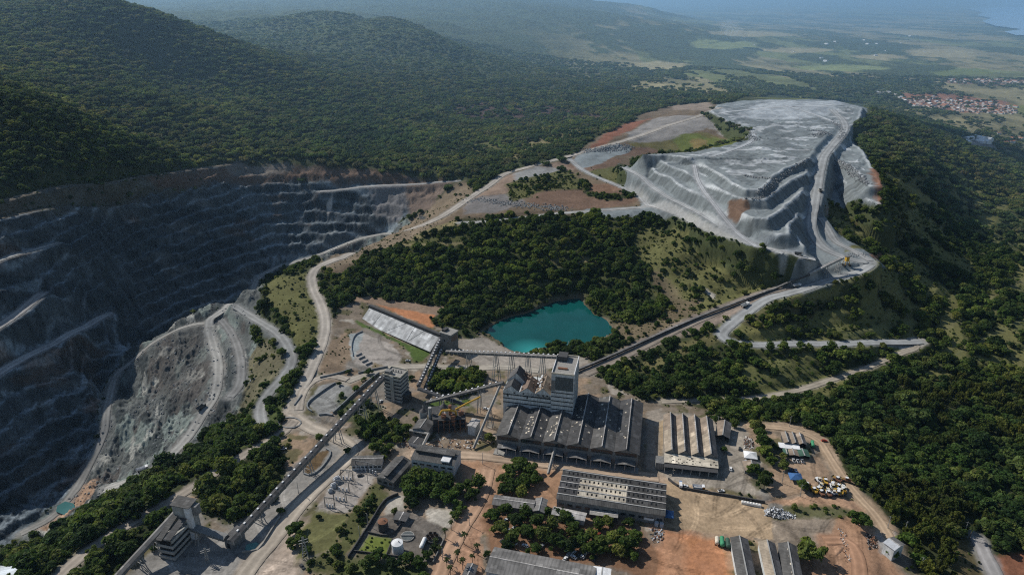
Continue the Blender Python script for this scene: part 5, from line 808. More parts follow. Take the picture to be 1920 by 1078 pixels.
conveyor('truss_bridge', 'green railed steel truss bridge between the transfer tower and the hopper house', P3_(350, 985, 5), P3_(424, 1008, 3), 4.5, 2.2, 'wall_grey', 'steel', 4, (.3,), False)
conveyor('twin_conveyor', 'upper left one of two dark conveyors descending from the transfer house', P3_(826, 634, 16), P3_(784, 724, 8), 2.6, 2.2, 'roof_slate', 'steel', 4, (.35, .7)); conveyor('twin_conveyor', 'lower right one of two dark conveyors descending from the transfer house', P3_(829, 652, 11), P3_(797, 729, 4), 2.4, 2.0, 'roof_grey', 'steel', 4, (.5,))
conveyor('high_conveyor', 'high conveyor on tall white trestles crossing before the pond to the mill tower', P3_(838, 659, 10), P3_(1046, 669, 47.5), 2.8, 2.2, 'roof_rib', 'steel', 5, (.22, .48, .62, .76, .88)); conveyor('mill_conveyor', 'roofed conveyor climbing from the machinery to the left end of the mill', P3_(796, 755, 4), P3_(944, 717, 27), 2.6, 2.2, 'roof_rib', 'steel', 5, (.35, .7)); conveyor('mill_conveyor', 'dark conveyor crossing beneath another beside the crusher tower', P3_(784, 728, 13), P3_(872, 759, 6), 2.4, 2.0, 'roof_slate', 'steel', 5, (.5,))
conveyor('pipe_conveyor', 'thin pale tube conveyor slanting down in front of the left end of the mill', P3_(938, 722, 25), P3_(888, 840, 1), 1.5, 1.3, 'concrete', 'concrete', 30, (.4, .75), False); conveyor('pipe_conveyor', 'short pale tube conveyor between the mill hall front and the tree court', P3_(1041, 838, 8), P3_(1028, 888, 1.5), 1.5, 1.3, 'concrete', 'concrete', 30, (.5,), False); conveyor('pipe_conveyor', 'bent pale tube conveyor reaching the rear of the pale office block', P3_(804, 813, 6), P3_(790, 842, 9), 1.6, 1.3, 'concrete', 'concrete', 30, (), False); conveyor('pipe_conveyor', 'level pale tube conveyor below the ruined mill machinery', P3_(769, 806, 5), P3_(805, 813, 6), 1.6, 1.3, 'concrete', 'concrete', 30, (), False)
hp = empty('hopper_house', tuple(W(427, 1026, -4)), -.5, 'small dark hopper house at the foot of the long inclined conveyor', 'hopper house'); MB().box(-2, 4, 0, 10, -1, 6).build('wall', 'wall_grey', hp); MB().slab([(-2.6, -.6, 6.3), (4.6, -.6, 6.3), (4.6, 10.6, 7.5), (-2.6, 10.6, 7.5)], .3).build('roof', 'roof_slate', hp); MB().box(0, 2.5, -.1, .05, 0, 3.6).build('door', 'void', hp)
OV = [(1078, 699), (1160, 664), (1250, 623), (1345, 583), (1440, 548), (1517, 516)]; ow = gp(OV); ov = empty('overland_conveyor', tuple(ow[0]), 0, 'very long ground level covered conveyor running from the mill up to the waste dump', 'conveyor'); rs = resample(ow, 5.0); rs[:, 2] = np.convolve(np.pad(Hq(rs[:, 0], rs[:, 1], ZB), 4, mode='edge'), np.ones(9) / 9, 'valid') + 1.8; mb = MB(); mr_ = MB(); o0 = rs[0] - np.array([0, 0, 1.8])
for i in range(len(rs) - 1):
    a, b = Vector(rs[i] - ow[0]), Vector(rs[i + 1] - ow[0]); mb.beam(a, b, 1.7, 1.5); mr_.beam(a + Vector((0, 0, 1.0)), b + Vector((0, 0, 1.0)), 2.1, .25)
    if i % 2 == 0:
        for s in (-1, 1): c = a + Vector((0, s * 1.2, -1.6)); MB().box(c.x - .2, c.x + .2, c.y - .2, c.y + .2, c.z - 1.8, c.z + 1).build('post', 'steel_light', ov)
mb.build('gallery', 'wall_dark', ov); mr_.build('roof', 'roof_rib', ov)
e = conveyor('stacker', 'truss stacker boom with a golden head discharging on the waste dump', Vector(rs[-1]) + Vector((0, 0, 1)), P3_(1581, 483, 52), 2.4, 2.4, 'roof_light', 'steel_light', 4, (.55, .9), False)
pz = g1(1586, 497); e2 = empty('stacker_tower', pz, .2, 'golden drive tower under the tip of the stacker boom', 'stacker'); MB().box(-1.7, 1.7, -1.5, 1.5, 4.5, 9.5).build('drive_house', 'gold', e2); MB().box(-2.4, 2.4, -2.2, 2.2, 9.5, 10).build('roof', 'wall_grey', e2)
for x in (-2, 2):
    for y in (-1.6, 1.6): MB().beam((x * 1.5, y * 1.5, -.6), (x, y, 4.6), .5).build('leg', 'yellow', e2)
for x in (-3, 3): MB().box(x - .8, x + .8, -3.4, 3.4, -.5, .9).build('crawler_track', 'black', e2)
# ------------------------------------------------------------------ ruined mill machinery, tanks, walls
pz = g1(848, 806); dc = empty('dust_collector', (pz[0], pz[1], pz[2]), .1, 'bent yellow ducts and cyclones of the ruined mill machinery', 'dust collector')
rr = random.Random(12)
for k, (pts, r, mt) in enumerate([([(-9, 1, 13), (-7, 1, 17), (-1, 1, 17), (3, 2, 15), (4, 2, 1)], .8, 'yellow'), ([(3, 3, 16), (12, 6, 19), (22, 9, 22)], .7, 'yellow'), ([(-9, 2, 10), (-2, 2, 10)], .6, 'yellow'), ([(-1, 3, 1), (-1, 3, 20)], 1.2, 'rust'), ([(-16, 6, 0), (-16, 6, 17)], 1.4, 'steel_light')]):
    m = MB()
    for a, b in zip(pts[:-1], pts[1:]): m.tube(a, b, r, n=10)
    m.build('duct', mt, dc)
for x, y in ((-6, 0), (1, -1), (7, 3)): MB().tube((x, y, 9), (x, y, 14), 2.0, n=12).tube((x, y, 4), (x, y, 9), .5, 2.0, n=12).build('cyclone', 'rust' if x else 'yellow', dc)
for x in range(-10, 12, 4):
    for y in (-3, 5): MB().box(x - .25, x + .25, y - .25, y + .25, -.3, 11).build('column', 'rust', dc)
m = MB()
for z in (4, 8, 11): m.box(-10, 10, -3.3, 5.3, z, z + .25)
m.build('platform', 'wall_dark', dc); MB().box(-8, 8, 4.8, 5.1, 0, 8).build('back_wall', 'wall_dark', dc)
for i, (px, py, s, hh_) in enumerate(((795, 795, 3, 14), (820, 800, 3.5, 10), (833, 790, 3, 16), (866, 800, 3.2, 12))):
    p = g1(px, py); e = empty('silo', p, 0, ['slim grey silo left of the yellow ducts', 'squat dark silo in front of the crushing hall', 'tall pipe topped silo beside the yellow ducts', 'rusty silo right of the yellow ducts'][i], 'silo'); MB().tube((0, 0, -.3), (0, 0, hh_ * .3), s * .5, s, n=14).tube((0, 0, hh_ * .3), (0, 0, hh_ * .85), s, n=14).build('drum', ('steel_light', 'steel', 'wall_grey', 'rust')[i], e); MB().tube((0, 0, hh_ * .85), (0, 0, hh_), s, .5, n=14).build('cone_roof', 'roof_slate', e); MB().tube((0, 0, hh_), (0, 0, hh_ + 2.5), .3, n=8).build('pipe', 'steel_light', e)
def tank(px, py, r, hh_, label, mt, mt2):
    p = g1(px, py); e = empty('storage_tank', p, 0, label, 'tank'); MB().tube((0, 0, -.3), (0, 0, hh_), r, n=28).build('shell', mt, e); MB().tube((0, 0, hh_), (0, 0, hh_ + .7), r * 1.03, .3, n=28).build('roof', mt2, e); MB().tube((r * .3, 0, hh_ + .4), (r * .3, 0, hh_ + 1.2), .3, n=8).build('hatch', 'steel', e)
    m = MB()
    for k in range(9): a = .3 + k * .12; m.box((r + .25) * math.cos(a) - .25, (r + .25) * math.cos(a) + .25, (r + .25) * math.sin(a) - .25, (r + .25) * math.sin(a) + .25, hh_ * (k + .3) / 9.5, hh_ * (k + .3) / 9.5 + .15)
    m.build('stair', 'steel_light', e)
tank(746, 1033, 3.3, 6.6, 'white cylindrical fuel tank in the walled tank yard', 'white', 'white'); tank(719, 992, 3.0, 6.4, 'dark rusty roofed cylindrical tank in the walled tank yard', 'wall_dark', 'rust')
a = g1(790, 1030); b = g1(797, 1014); e = empty('pressure_tank', a, math.atan2(b[1] - a[1], b[0] - a[0]), 'white horizontal pressure tank on saddles in the tank yard', 'tank'); L = float(np.linalg.norm(b - a)); MB().tube((0, 0, 2), (L, 0, 2), 1.25, n=18).tube((-.8, 0, 2), (0, 0, 2), .6, 1.25, n=18).tube((L, 0, 2), (L + .8, 0, 2), 1.25, .6, n=18).build('shell', 'white', e)
for q in (.2, .8): MB().box(L * q - .3, L * q + .3, -1.1, 1.1, -.3, 1.2).build('saddle', 'concrete', e)
p = g1(811, 1010); e = empty('cooling_unit', p, 0, 'round rust brown unit with a ring of open drums in the tank yard', 'cooling unit'); MB().tube((0, 0, -.3), (0, 0, 1.6), 4.4, n=28).build('basin', 'wall_dark', e)
for k in range(7): a = k * 1.047; q = 2.6 if k < 6 else 0; MB().tube((q * math.cos(a), q * math.sin(a), 1.6), (q * math.cos(a), q * math.sin(a), 2.7), 1.05, n=14, caps=False).build('drum', 'ruin', e)
p = g1(764, 1006); e = empty('settling_basin', p, 0, 'low round concrete settling basin beside the rusty drum unit', 'basin'); MB().tube((0, 0, -.3), (0, 0, .8), 4.2, n=28).build('rim', 'concrete', e); MB().tube((0, 0, .81), (0, 0, .95), 3.6, n=28).build('sludge', 'stain', e); MB().beam((-4, 0, 1.4), (4, 0, 1.4), .5).build('scraper_bridge', 'steel_light', e)
e, w, d, h = gable('pump_house', 'flat dark roofed pump house in the upper part of the tank yard', 'pump house', (738, 972), (760, 976), (763, 962), 3.4, .3, 1, 'roof_slate', 'wall_grey', windows=2)
def wall(name, label, pts, hgt, th, mt, cat='wall', group=None, parent=None):
    q = resample(gp(pts), 4.0); z = Hq(q[:, 0], q[:, 1], ZB); n = len(q); t = np.gradient(q[:, :2], axis=0); t /= np.linalg.norm(t, axis=1)[:, None] + 1e-9; nn = np.stack([-t[:, 1], t[:, 0]], -1) * th / 2; m = MB(); o0 = np.array([q[0, 0], q[0, 1], z[0]]); V_ = []
    for i in range(n):
        for s, zz in ((-1, -.5), (1, -.5), (1, hgt), (-1, hgt)): V_.append(tuple(np.array([q[i, 0] + s * nn[i, 0], q[i, 1] + s * nn[i, 1], z[i] + zz]) - o0))
    f = [(0, 1, 2, 3), tuple(4 * (n - 1) + k for k in (3, 2, 1, 0))]
    for i in range(n - 1): f += [(4 * i + k, 4 * i + 4 + k, 4 * i + 4 + (k + 1) % 4, 4 * i + (k + 1) % 4) for k in range(4)]
    m.add(V_, f); o = m.build(name, mt); o.location = o0; return tag(o, label, cat, group)
wall('bund_wall', 'long dark bund wall along the left side of the tank yard', [(747, 928), (720, 938), (693, 985), (662, 1033), (653, 1046)], 2.2, .6, 'wall_dark'); wall('bund_wall', 'inner bund wall between the rusty tank and the weedy square', [(690, 999), (735, 1009), (757, 975)], 1.4, .4, 'wall_dark'); wall('bund_wall', 'inner bund wall left of the white fuel tank', [(736, 1012), (725, 1041)], 1.4, .4, 'wall_dark'); wall('bund_wall', 'front bund wall below the weedy square and the white tank', [(662, 1034), (727, 1042), (775, 1048)], 1.4, .4, 'wall_dark'); wall('bund_wall', 'bund wall beside the palms at the right of the tank yard', [(833, 1012), (822, 1036), (812, 1056)], 1.8, .5, 'wall_grey')
wall('retaining_wall', 'long dark retaining wall between the gravel yard and the paved field', [(1253, 899), (1273, 916), (1330, 925), (1434, 943)], 1.8, .7, 'wall_dark'); wall('kerb_wall', 'curved dark kerb wall inside the gravel loop', [(585, 772), (575, 766), (577, 755), (594, 742), (612, 729), (629, 719)], 1.6, .9, 'stone'); wall('kerb_wall', 'straight dark kerb wall between the gravel loop and the inclined conveyor', [(625, 776), (645, 758), (678, 727), (711, 701)], 2.2, .8, 'stone'); wall('kerb_wall', 'short dark kerb wall at the lower end of the gravel loop', [(598, 778), (610, 776), (624, 779)], 1.4, 1.6, 'stone'); wall('kerb_wall', 'kerb wall along the slope below the pale gravel yard', [(600, 709), (632, 702), (660, 693)], 1.6, .8, 'stone'); wall('kerb_wall', 'kerb wall leading to the rear of the crusher tower', [(672, 701), (700, 694), (727, 689)], 1.8, .8, 'stone'); wall('kerb_wall', 'low wall around the lower end of the pale gravel yard', [(662, 668), (658, 650), (664, 628), (680, 622)], 1.2, .6, 'stone'); wall('kerb_wall', 'small dark kerb wall beside the haul road above the round island', [(552, 760), (558, 752), (566, 741)], 1.2, .8, 'stone')
wall('quay_wall', 'long low concrete wall beside the entry road near the hopper house', [(455, 1036), (485, 1033), (500, 1010), (525, 970)], 1.6, .7, 'concrete'); wall('quay_wall', 'short sloping concrete wall on the pond bank', [(1003, 664), (1010, 655), (1019, 646)], 1.5, 1.2, 'concrete'); wall('rail_berm', 'stone edged berm around the oblong planted island below the conveyor', [(570, 888), (582, 893), (602, 880), (624, 848), (612, 842)], 1.0, 1.0, 'stone', 'berm')
def ring(px, py, rx, label):
    c = g1(px, py); wall('island_kerb', label, [(px + rx * math.cos(t), py + rx * .46 * math.sin(t)) for t in np.linspace(0, 6.1, 14)], .8, .9, 'stone', 'kerb')
ring(543, 793, 22, 'oval stone kerb around the round planted island')
for i, (pts, lb) in enumerate((([(668, 668), (678, 663)], 0), ([(673, 674), (684, 669)], 0), ([(679, 680), (690, 675)], 0), ([(686, 685), (698, 680)], 0))): wall('drain_wall', 'one of four short dark walls on the pale gravel yard', pts, 1.3, .7, 'stone', 'wall', 'short walls on the pale gravel yard')
# ------------------------------------------------------------------ vehicles
def car_proto(name, label, col, cat='car', pick=False):
    e = empty(name, (0, 0, 0), 0, label, cat); pr = [(-2.1, .35), (2.1, .35), (2.15, .75), (1.2, .92), (-2.0, .98), (-2.15, .7)]; m = MB(); n = len(pr); m.add([(x, -.85, z) for x, z in pr] + [(x, .85, z) for x, z in pr], [tuple(range(n)), tuple(range(2 * n - 1, n - 1, -1))] + [(i, i + n, (i + 1) % n + n, (i + 1) % n) for i in range(n)]); m.build('body', col, e)
    x0, x1 = (-.4, 1.0) if pick else (-1.7, 1.0); MB().add([(x0, -.8, .95), (x1, -.8, .93), (x1 - .65, -.66, 1.5), (x0 + .35, -.66, 1.5), (x0, .8, .95), (x1, .8, .93), (x1 - .65, .66, 1.5), (x0 + .35, .66, 1.5)], [(0, 1, 2, 3), (4, 7, 6, 5), (0, 4, 5, 1), (1, 5, 6, 2), (3, 7, 4, 0)]).build('window', 'glass', e); MB().box(x0 + .35, x1 - .65, -.64, .64, 1.48, 1.56).build('roof', col, e)
    for x in (-1.3, 1.35):
        for y in (-.85, .85): MB().tube((x, y - .1, .33), (x, y + .1, .33), .33, n=10).build('wheel', 'tyre', e)
    if pick: MB().box(-2.0, -.5, -.7, .7, .99, 1.02).build('cargo_bed', 'black', e)
    return e
def dup(e, loc, rz, label=None, group=None):
    r = e.copy(); COL.objects.link(r); r.location = loc; r.rotation_euler = (0, 0, rz)
    if label: r['label'] = label
    if group: r['group'] = group
    for c in list(e.children):
        k = c.copy(); COL.objects.link(k); k.parent = r
        for g in c.children: q = g.copy(); COL.objects.link(q); q.parent = k
    return r
used = set()
def place(pro, px, py, rz, label=None, group=None, dz=0.0):
    p = g1(px, py); p[2] += .05 + dz
    if pro.name not in used:
        used.add(pro.name); pro.location = p; pro.rotation_euler = (0, 0, rz)
        if label: pro['label'] = label
        if group: pro['group'] = group
        return pro
    return dup(pro, p, rz, label, group)
CW = car_proto('parked_car', 'white car', 'white'); CS = car_proto('parked_car', 'silver car', 'silver'); CD = car_proto('parked_car', 'dark car', 'darkcar'); CR = car_proto('parked_car', 'red car', 'red_p'); PK = car_proto('pickup_truck', 'white pick-up truck', 'white', 'pickup', True)
rr = random.Random(4); L1 = [(949, 990), (952, 996), (956, 1001), (943, 1014), (964, 1018), (951, 1034), (947, 977), (963, 991), (985, 1024), (1000, 1000), (1015, 1025), (1042, 1009), (1046, 1011), (1068, 1038), (1075, 1037), (1086, 1041), (1090, 1044), (1122, 1003), (1035, 985), (1100, 1037), (1075, 1045), (1115, 1048), (1060, 1048)]
for i, (a, b) in enumerate(L1): place((CW, CS, CW, CD, CW, CR)[i % 6], a, b, .9 + rr.uniform(-.15, .15) + (1.57 if i % 4 == 0 else 0), ('white', 'silver', 'white', 'dark', 'white', 'red')[i % 6] + ' car parked under the trees of the car park', 'cars parked under the trees')
place(PK, 1488, 864, 1.4, 'white pick-up truck, leftmost of three before the lean-tos'); place(PK, 1496, 865, 1.4, 'white pick-up truck, middle one of three before the lean-tos'); place(PK, 1504, 865, 1.4, 'white pick-up truck, rightmost of three before the lean-tos'); place(CW, 1187, 1006, .2, 'white van like car beside the last tree of the car park'); place(CW, 714, 753, 1.2, 'white car at the foot of the crusher tower'); place(CS, 765, 677, .1, 'silver car on the road behind the crusher tower'); place(CW, 911, 767, -.1, 'white car on the road left of the mill'); place(CD, 676, 892, .3, 'dark car before the grey roofed workshop'); place(CW, 1370, 880, 1.3, 'white car beside the right wall of the striped brown warehouse'); place(CD, 1387, 842, 1.2, 'dark blue car left of the white tent'); place(CS, 1399, 866, .1, 'silver car between the white tent and the grey hut'); place(CD, 567, 1063, -.8, 'dark car at the bottom of the entry road'); place(CD, 521, 838, .3, 'dark car at the shaded edge of the gravel lot'); place(PK, 532, 842, .2, 'white pick-up truck at the shaded edge of the gravel lot'); place(CR, 1545, 827, 0, 'red car at the edge of the upper right yard'); place(CD, 237, 694, .9, 'dark vehicle on the pit floor road'); place(CD, 594, 648, 1.4, 'dark vehicle on the haul road above the gravel loop')
place(CW, 1284, 912, .1, 'white car standing on the gravel yard beside the paved field'); place(PK, 1352, 921, .1, 'small pale pick-up alone on the gravel yard')
def truck(name, label, px, py, rz, cabc, bodyc, s=1.0, kind='dump'):
    p = g1(px, py); e = empty(name, (p[0], p[1], p[2] + .1), rz, label, 'truck'); e.scale = (s, s, s); MB().box(-3.6, 3.4, -.9, .9, .9, 1.25).build('chassis', 'black', e); MB().box(2.1, 3.8, -1.15, 1.15, 1.0, 3.0).build('cab', cabc, e); MB().box(3.78, 3.86, -1.0, 1.0, 2.0, 2.8).build('windscreen', 'glass', e)
    if kind == 'dump': MB().add([(-3.9, -1.2, 1.5), (1.9, -1.2, 1.3), (2.2, -1.45, 2.9), (-4.2, -1.45, 2.6), (-3.9, 1.2, 1.5), (1.9, 1.2, 1.3), (2.2, 1.45, 2.9), (-4.2, 1.45, 2.6)], [(0, 1, 2, 3), (4, 7, 6, 5), (0, 4, 5, 1), (1, 5, 6, 2), (0, 3, 7, 4)]).box(1.9, 3.6, -1.4, 1.4, 3.05, 3.2).build('dump_body', bodyc, e)
    elif kind == 'tank': MB().tube((-3.9, 0, 2.4), (1.9, 0, 2.4), 1.2, n=16).build('tank', bodyc, e)
    else: MB().box(-3.9, 1.9, -1.2, 1.2, 1.3, 3.4).build('cargo_box', bodyc, e)
    for x in (-2.8, -1.5, 2.7):
        for y in (-1.05, 1.05): MB().tube((x, y - .25, .6), (x, y + .25, .6), .6, n=12).build('wheel', 'tyre', e)
    return e
truck('haul_truck', 'white haul truck driving on the pit edge road in the lower left', 268, 882, .55, 'cream', 'white', 1.15); truck('haul_truck', 'dark haul truck on the pit edge road above the white one', 378, 766, 1.1, 'darkcar', 'steel', 1.1); truck('haul_truck', 'white haul truck beside the long overland conveyor', 1397, 575, .6, 'white', 'cloth', 1.25); truck('haul_truck', 'dump truck at the start of the dump foot road', 1498, 479, -.4, 'white', 'steel', 1.1); truck('haul_truck', 'pale truck below the foot of the stacker', 1494, 538, .4, 'white', 'silver', 1.1); truck('haul_truck', 'small truck high on the dump haul road', 1538, 360, 1.4, 'cream', 'steel', 1.1)
truck('flatbed_truck', 'orange cabbed truck with a white load on the gravel yard edge', 1310, 917, -.15, 'orange_p', 'white', 1.0); truck('box_truck', 'small blue and white truck at the corner of the gravel yard', 1276, 911, 1.4, 'blue', 'white', .75, 'box'); truck('tank_truck', 'turquoise tank truck beside the striped repair shed', 1523, 836, 1.3, 'green', 'green', .9, 'tank')
def drum(px0, py0, px1, py1, r, mt, cap, label):
    a = g1(px0, py0); b = g1(px1, py1); e = empty('tank_trailer', a, math.atan2(b[1] - a[1], b[0] - a[0]), label, 'tank trailer'); L = float(np.hypot(*(b - a)[:2])); MB().tube((.5, 0, r + .8), (L, 0, r + .8), r, n=18).tube((0, 0, r + .8), (.5, 0, r + .8), r * .6, r, n=18).build('shell', mt, e); MB().tube((L, 0, r + .8), (L + .5, 0, r + .8), r, r * .6, n=18).build('end_cap', cap, e)
    for x in (L * .2, L * .8):
        for y in (-r * .8, r * .8): MB().tube((x, y - .2, .5), (x, y + .2, .5), .5, n=10).build('wheel', 'tyre', e)
drum(1344, 1024, 1344, 1012, 1.3, 'cream', 'red_p', 'white tank trailer, leftmost of three on the orange field'); drum(1354, 1028, 1353, 1012, 1.35, 'green', 'white', 'green tank trailer, middle one of three on the orange field'); drum(1365, 1031, 1363, 1015, 1.35, 'roof_green', 'white', 'dark green tank trailer, rightmost of three on the orange field')
a = g1(1391, 943); b = g1(1428, 950); rz = math.atan2(b[1] - a[1], b[0] - a[0]); u = (b - a) / 7
for k in range(7): p = a + u * (k + .3); o = MB().box(-.85, .85, -.9, .9, 0, 1.5).add([(-.95, -1, 1.5), (.95, -1, 1.5), (.95, 1, 1.5), (-.95, 1, 1.5), (-.35, -.35, 2.1), (.35, -.35, 2.1), (.35, .35, 2.1), (-.35, .35, 2.1)], [(0, 1, 5, 4), (1, 2, 6, 5), (2, 3, 7, 6), (3, 0, 4, 7), (4, 5, 6, 7)]).build('bulk_bag', 'cloth'); o.location = (p[0], p[1], p[2]); o.rotation_euler = (0, 0, rz); tag(o, 'white bulk bag in the row beside the retaining wall', 'bulk bag', 'row of white bulk bags')
# scrapped machines
def loader(label, col):
    e = empty('scrapped_loader', (0, 0, 0), 0, label, 'machine', 'heap of scrapped machines'); MB().box(-3, .2, -1.1, 1.1, 1.0, 2.3).box(.2, 2.4, -.9, .9, .9, 1.7).build('body', col, e); MB().box(-.9, .7, -.8, .8, 2.3, 3.5).build('cab', 'glass', e); MB().box(-1.0, .8, -.9, .9, 3.5, 3.65).build('cab_roof', 'white' if col != 'white' else 'cream', e); MB().beam((1.5, .6, 1.6), (3.6, .6, 2.2), .3).beam((1.5, -.6, 1.6), (3.6, -.6, 2.2), .3).build('arm', 'gold', e); MB().add([(3.4, -1.3, 1.2), (4.4, -1.3, 1.3), (3.5, -1.3, 2.6), (3.4, 1.3, 1.2), (4.4, 1.3, 1.3), (3.5, 1.3, 2.6)], [(0, 1, 2), (5, 4, 3), (0, 3, 4, 1), (0, 2, 5, 3)]).build('bucket', 'steel', e)
    for x in (-2.1, 1.5):
        for y in (-1.15, 1.15): MB().tube((x, y - .3, .8), (x, y + .3, .8), .8, n=12).build('wheel', 'tyre', e)
    return e
LO = [loader('yellow scrapped wheel loader in the jumbled heap of machines', 'yellow'), loader('white scrapped loader in the jumbled heap of machines', 'white'), loader('rusty scrapped loader in the jumbled heap of machines', 'rust')]; rr = random.Random(6); k = 0
for j in range(60):
    x, y = rr.uniform(1510, 1586), rr.uniform(901, 934)
    if y > 905 + (x - 1505) * .42 + 12 or y < 898 + abs(x - 1560) * .12: continue
    if k >= 24: break
    place(LO[k % 3], x, y, rr.uniform(0, 6.28)); k += 1
def heap(name, label, cat, poly, n, s0, s1, mts, hgt, seed, kind=None):
    r = random.Random(seed); q = gp(poly)[:, :2]; x0, y0 = q.min(0); x1, y1 = q.max(0); c = q.mean(0); ms = [MB() for _ in mts]; k = 0; z0 = float(Hq(c[0], c[1], ZB))
    while k < n:
        x, y = r.uniform(x0, x1), r.uniform(y0, y1)
        if not inpoly(np.array([x]), np.array([y]), q)[0]: continue
        k += 1; f = 1 - min(1, math.hypot((x - c[0]) / (x1 - x0) * 2, (y - c[1]) / (y1 - y0) * 2)); z = float(Hq(x, y, ZB)) - z0 + r.random() * hgt * f; v = Vector((r.uniform(-1, 1), r.uniform(-1, 1), r.uniform(-.5, .8))).normalized() * r.uniform(s0, s1); p = Vector((x - c[0], y - c[1], z)); r.choice(ms).beam(p - v, p + v, r.uniform(s0, s1) * .5, r.uniform(s0, s1) * .5)
    e = empty(name, (c[0], c[1], z0), 0, label, cat)
    for m, t in zip(ms, mts): m.build('scrap', t, e)['kind'] = 'stuff'
heap('scrap_heap', 'grey and white scrap heap beside the tall round tree', 'scrap heap', [(1432, 955), (1450, 950), (1490, 965), (1492, 972), (1455, 972), (1436, 966)], 330, .4, 1.3, ('silver', 'steel', 'white', 'wall_dark'), 2.4, 1); heap('scrap_heap', 'rusty scrap pile beside the white tent', 'scrap heap', [(1395, 818), (1412, 822), (1412, 842), (1395, 840)], 130, .4, 1.2, ('rust', 'steel', 'cloth'), 1.6, 2); heap('scrap_heap', 'dark scrap pile behind the blue tent', 'scrap heap', [(1478, 880), (1492, 878), (1500, 890), (1482, 895)], 110, .4, 1.2, ('steel', 'blue', 'wall_dark'), 1.6, 3); heap('scrap_heap', 'dark bale row behind the retaining wall', 'scrap heap', [(1388, 932), (1420, 937), (1418, 941), (1386, 937)], 60, .5, 1.2, ('black', 'wall_dark'), 1.5, 4); heap('scrap_heap', 'scattered pipes and frames beside the corner of the car park', 'scrap heap', [(1218, 990), (1245, 992), (1243, 1012), (1225, 1020)], 60, .4, 1.6, ('steel', 'silver', 'rust'), .8, 5); heap('scrap_heap', 'rubble and planks below the ruined mill machinery', 'scrap heap', [(745, 820), (900, 825), (890, 842), (800, 842), (748, 838)], 150, .4, 1.6, ('rust', 'steel', 'cloth', 'wall_dark'), .8, 6); heap('scrap_heap', 'rusty machine parts in rows beside the guard hut', 'scrap heap', [(1622, 1000), (1642, 1002), (1646, 1026), (1630, 1030)], 110, .3, 1.2, ('rust', 'black', 'steel_light'), 1.0, 7); heap('scrap_heap', 'debris along the ragged edge of the red dirt field', 'scrap heap', [(1570, 990), (1585, 992), (1600, 1050), (1585, 1055)], 70, .3, .9, ('stone', 'cloth', 'rust'), .5, 8)
# ------------------------------------------------------------------ substation, poles, pylons
GN = ['left rear', 'middle rear', 'right rear', 'left front', 'right front']
for i, (a, b, c, d) in enumerate(((668, 880, 690, 884), (690, 884, 708, 890), (640, 898, 662, 900), (626, 936, 650, 940), (610, 950, 628, 952), (632, 918, 655, 922))):
    A = Vector(g1(a, b)); B = Vector(g1(c, d)); e = empty('switchyard_gantry', A, 0, 'dark steel gantry of the switchyard among other gantries', 'gantry', 'gantries of the switchyard'); D = B - A; hh_ = 8.0; n = Vector((-D.y, D.x, 0)).normalized()
    for q in (Vector((0, 0, 0)), D): MB().beam(q - n * .5 - Vector((0, 0, .3)), q + Vector((0, 0, hh_)), .22).beam(q + n * .5 - Vector((0, 0, .3)), q + Vector((0, 0, hh_)), .22).build('leg', 'steel', e)
    MB().beam(Vector((0, 0, hh_ - .3)), D + Vector((0, 0, hh_ - .3)), .45).build('crossbeam', 'steel', e)
    for t in (.2, .5, .8): MB().tube(D * t + Vector((0, 0, hh_ - 2.2)), D * t + Vector((0, 0, hh_ - .5)), .14, n=6).build('insulator', 'steel_light', e); MB().box(D.x * t - .4, D.x * t + .4, D.y * t - .4, D.y * t + .4, -.2, 2.6).build('breaker', 'silver', e)
for i, (a, b) in enumerate(((632, 903), (626, 914), (620, 922))):
    p = g1(a, b); e = empty('transformer', p, .6, ['large white transformer, upper one of three in the switchyard', 'white transformer, middle one of three in the switchyard', 'small white transformer, lowest of three in the switchyard'][i], 'transformer'); s = (1.25, 1.1, .8)[i]; MB().box(-1.6 * s, 1.6 * s, -1.1 * s, 1.1 * s, 0, 2.6 * s).build('tank', 'silver', e); MB().tube((-1.3 * s, 0, 3.3 * s), (1.3 * s, 0, 3.3 * s), .45 * s, n=12).build('conservator', 'white', e)
    for x in (-.9, 0, .9): MB().tube((x * s, .5 * s, 2.6 * s), (x * s, .7 * s, 3.7 * s), .16 * s, n=8).build('bushing', 'rust', e)
    for x in (-1.9, 1.9): MB().box((x - .25) * s, (x + .25) * s, -.9 * s, .9 * s, .4, 2.2 * s).build('radiator', 'steel_light', e)
def pole(px, py, hgt, label, arm=True, name='utility_pole'):
    p = g1(px, py); e = empty(name, p, random.uniform(0, 3), label, 'pole', 'poles around the site'); MB().tube((0, 0, -.4), (0, 0, hgt), .22, .14, n=7).build('post', 'steel_light', e)
    if arm: MB().beam((-1.2, 0, hgt - .6), (1.2, 0, hgt - .6), .18).build('crossarm', 'steel', e)
for a, b in ((655, 905), (690, 905), (708, 905), (648, 950), (560, 925), (1466, 905), (1500, 930), (1664, 990), (1695, 1000), (1808, 1000), (690, 985), (675, 1010), (1250, 800), (855, 870), (905, 870), (880, 985), (830, 1050), (1480, 800), (1345, 800), (1725, 1068)): pole(a, b, 9.5, 'thin pale utility pole standing among the yards and roads')
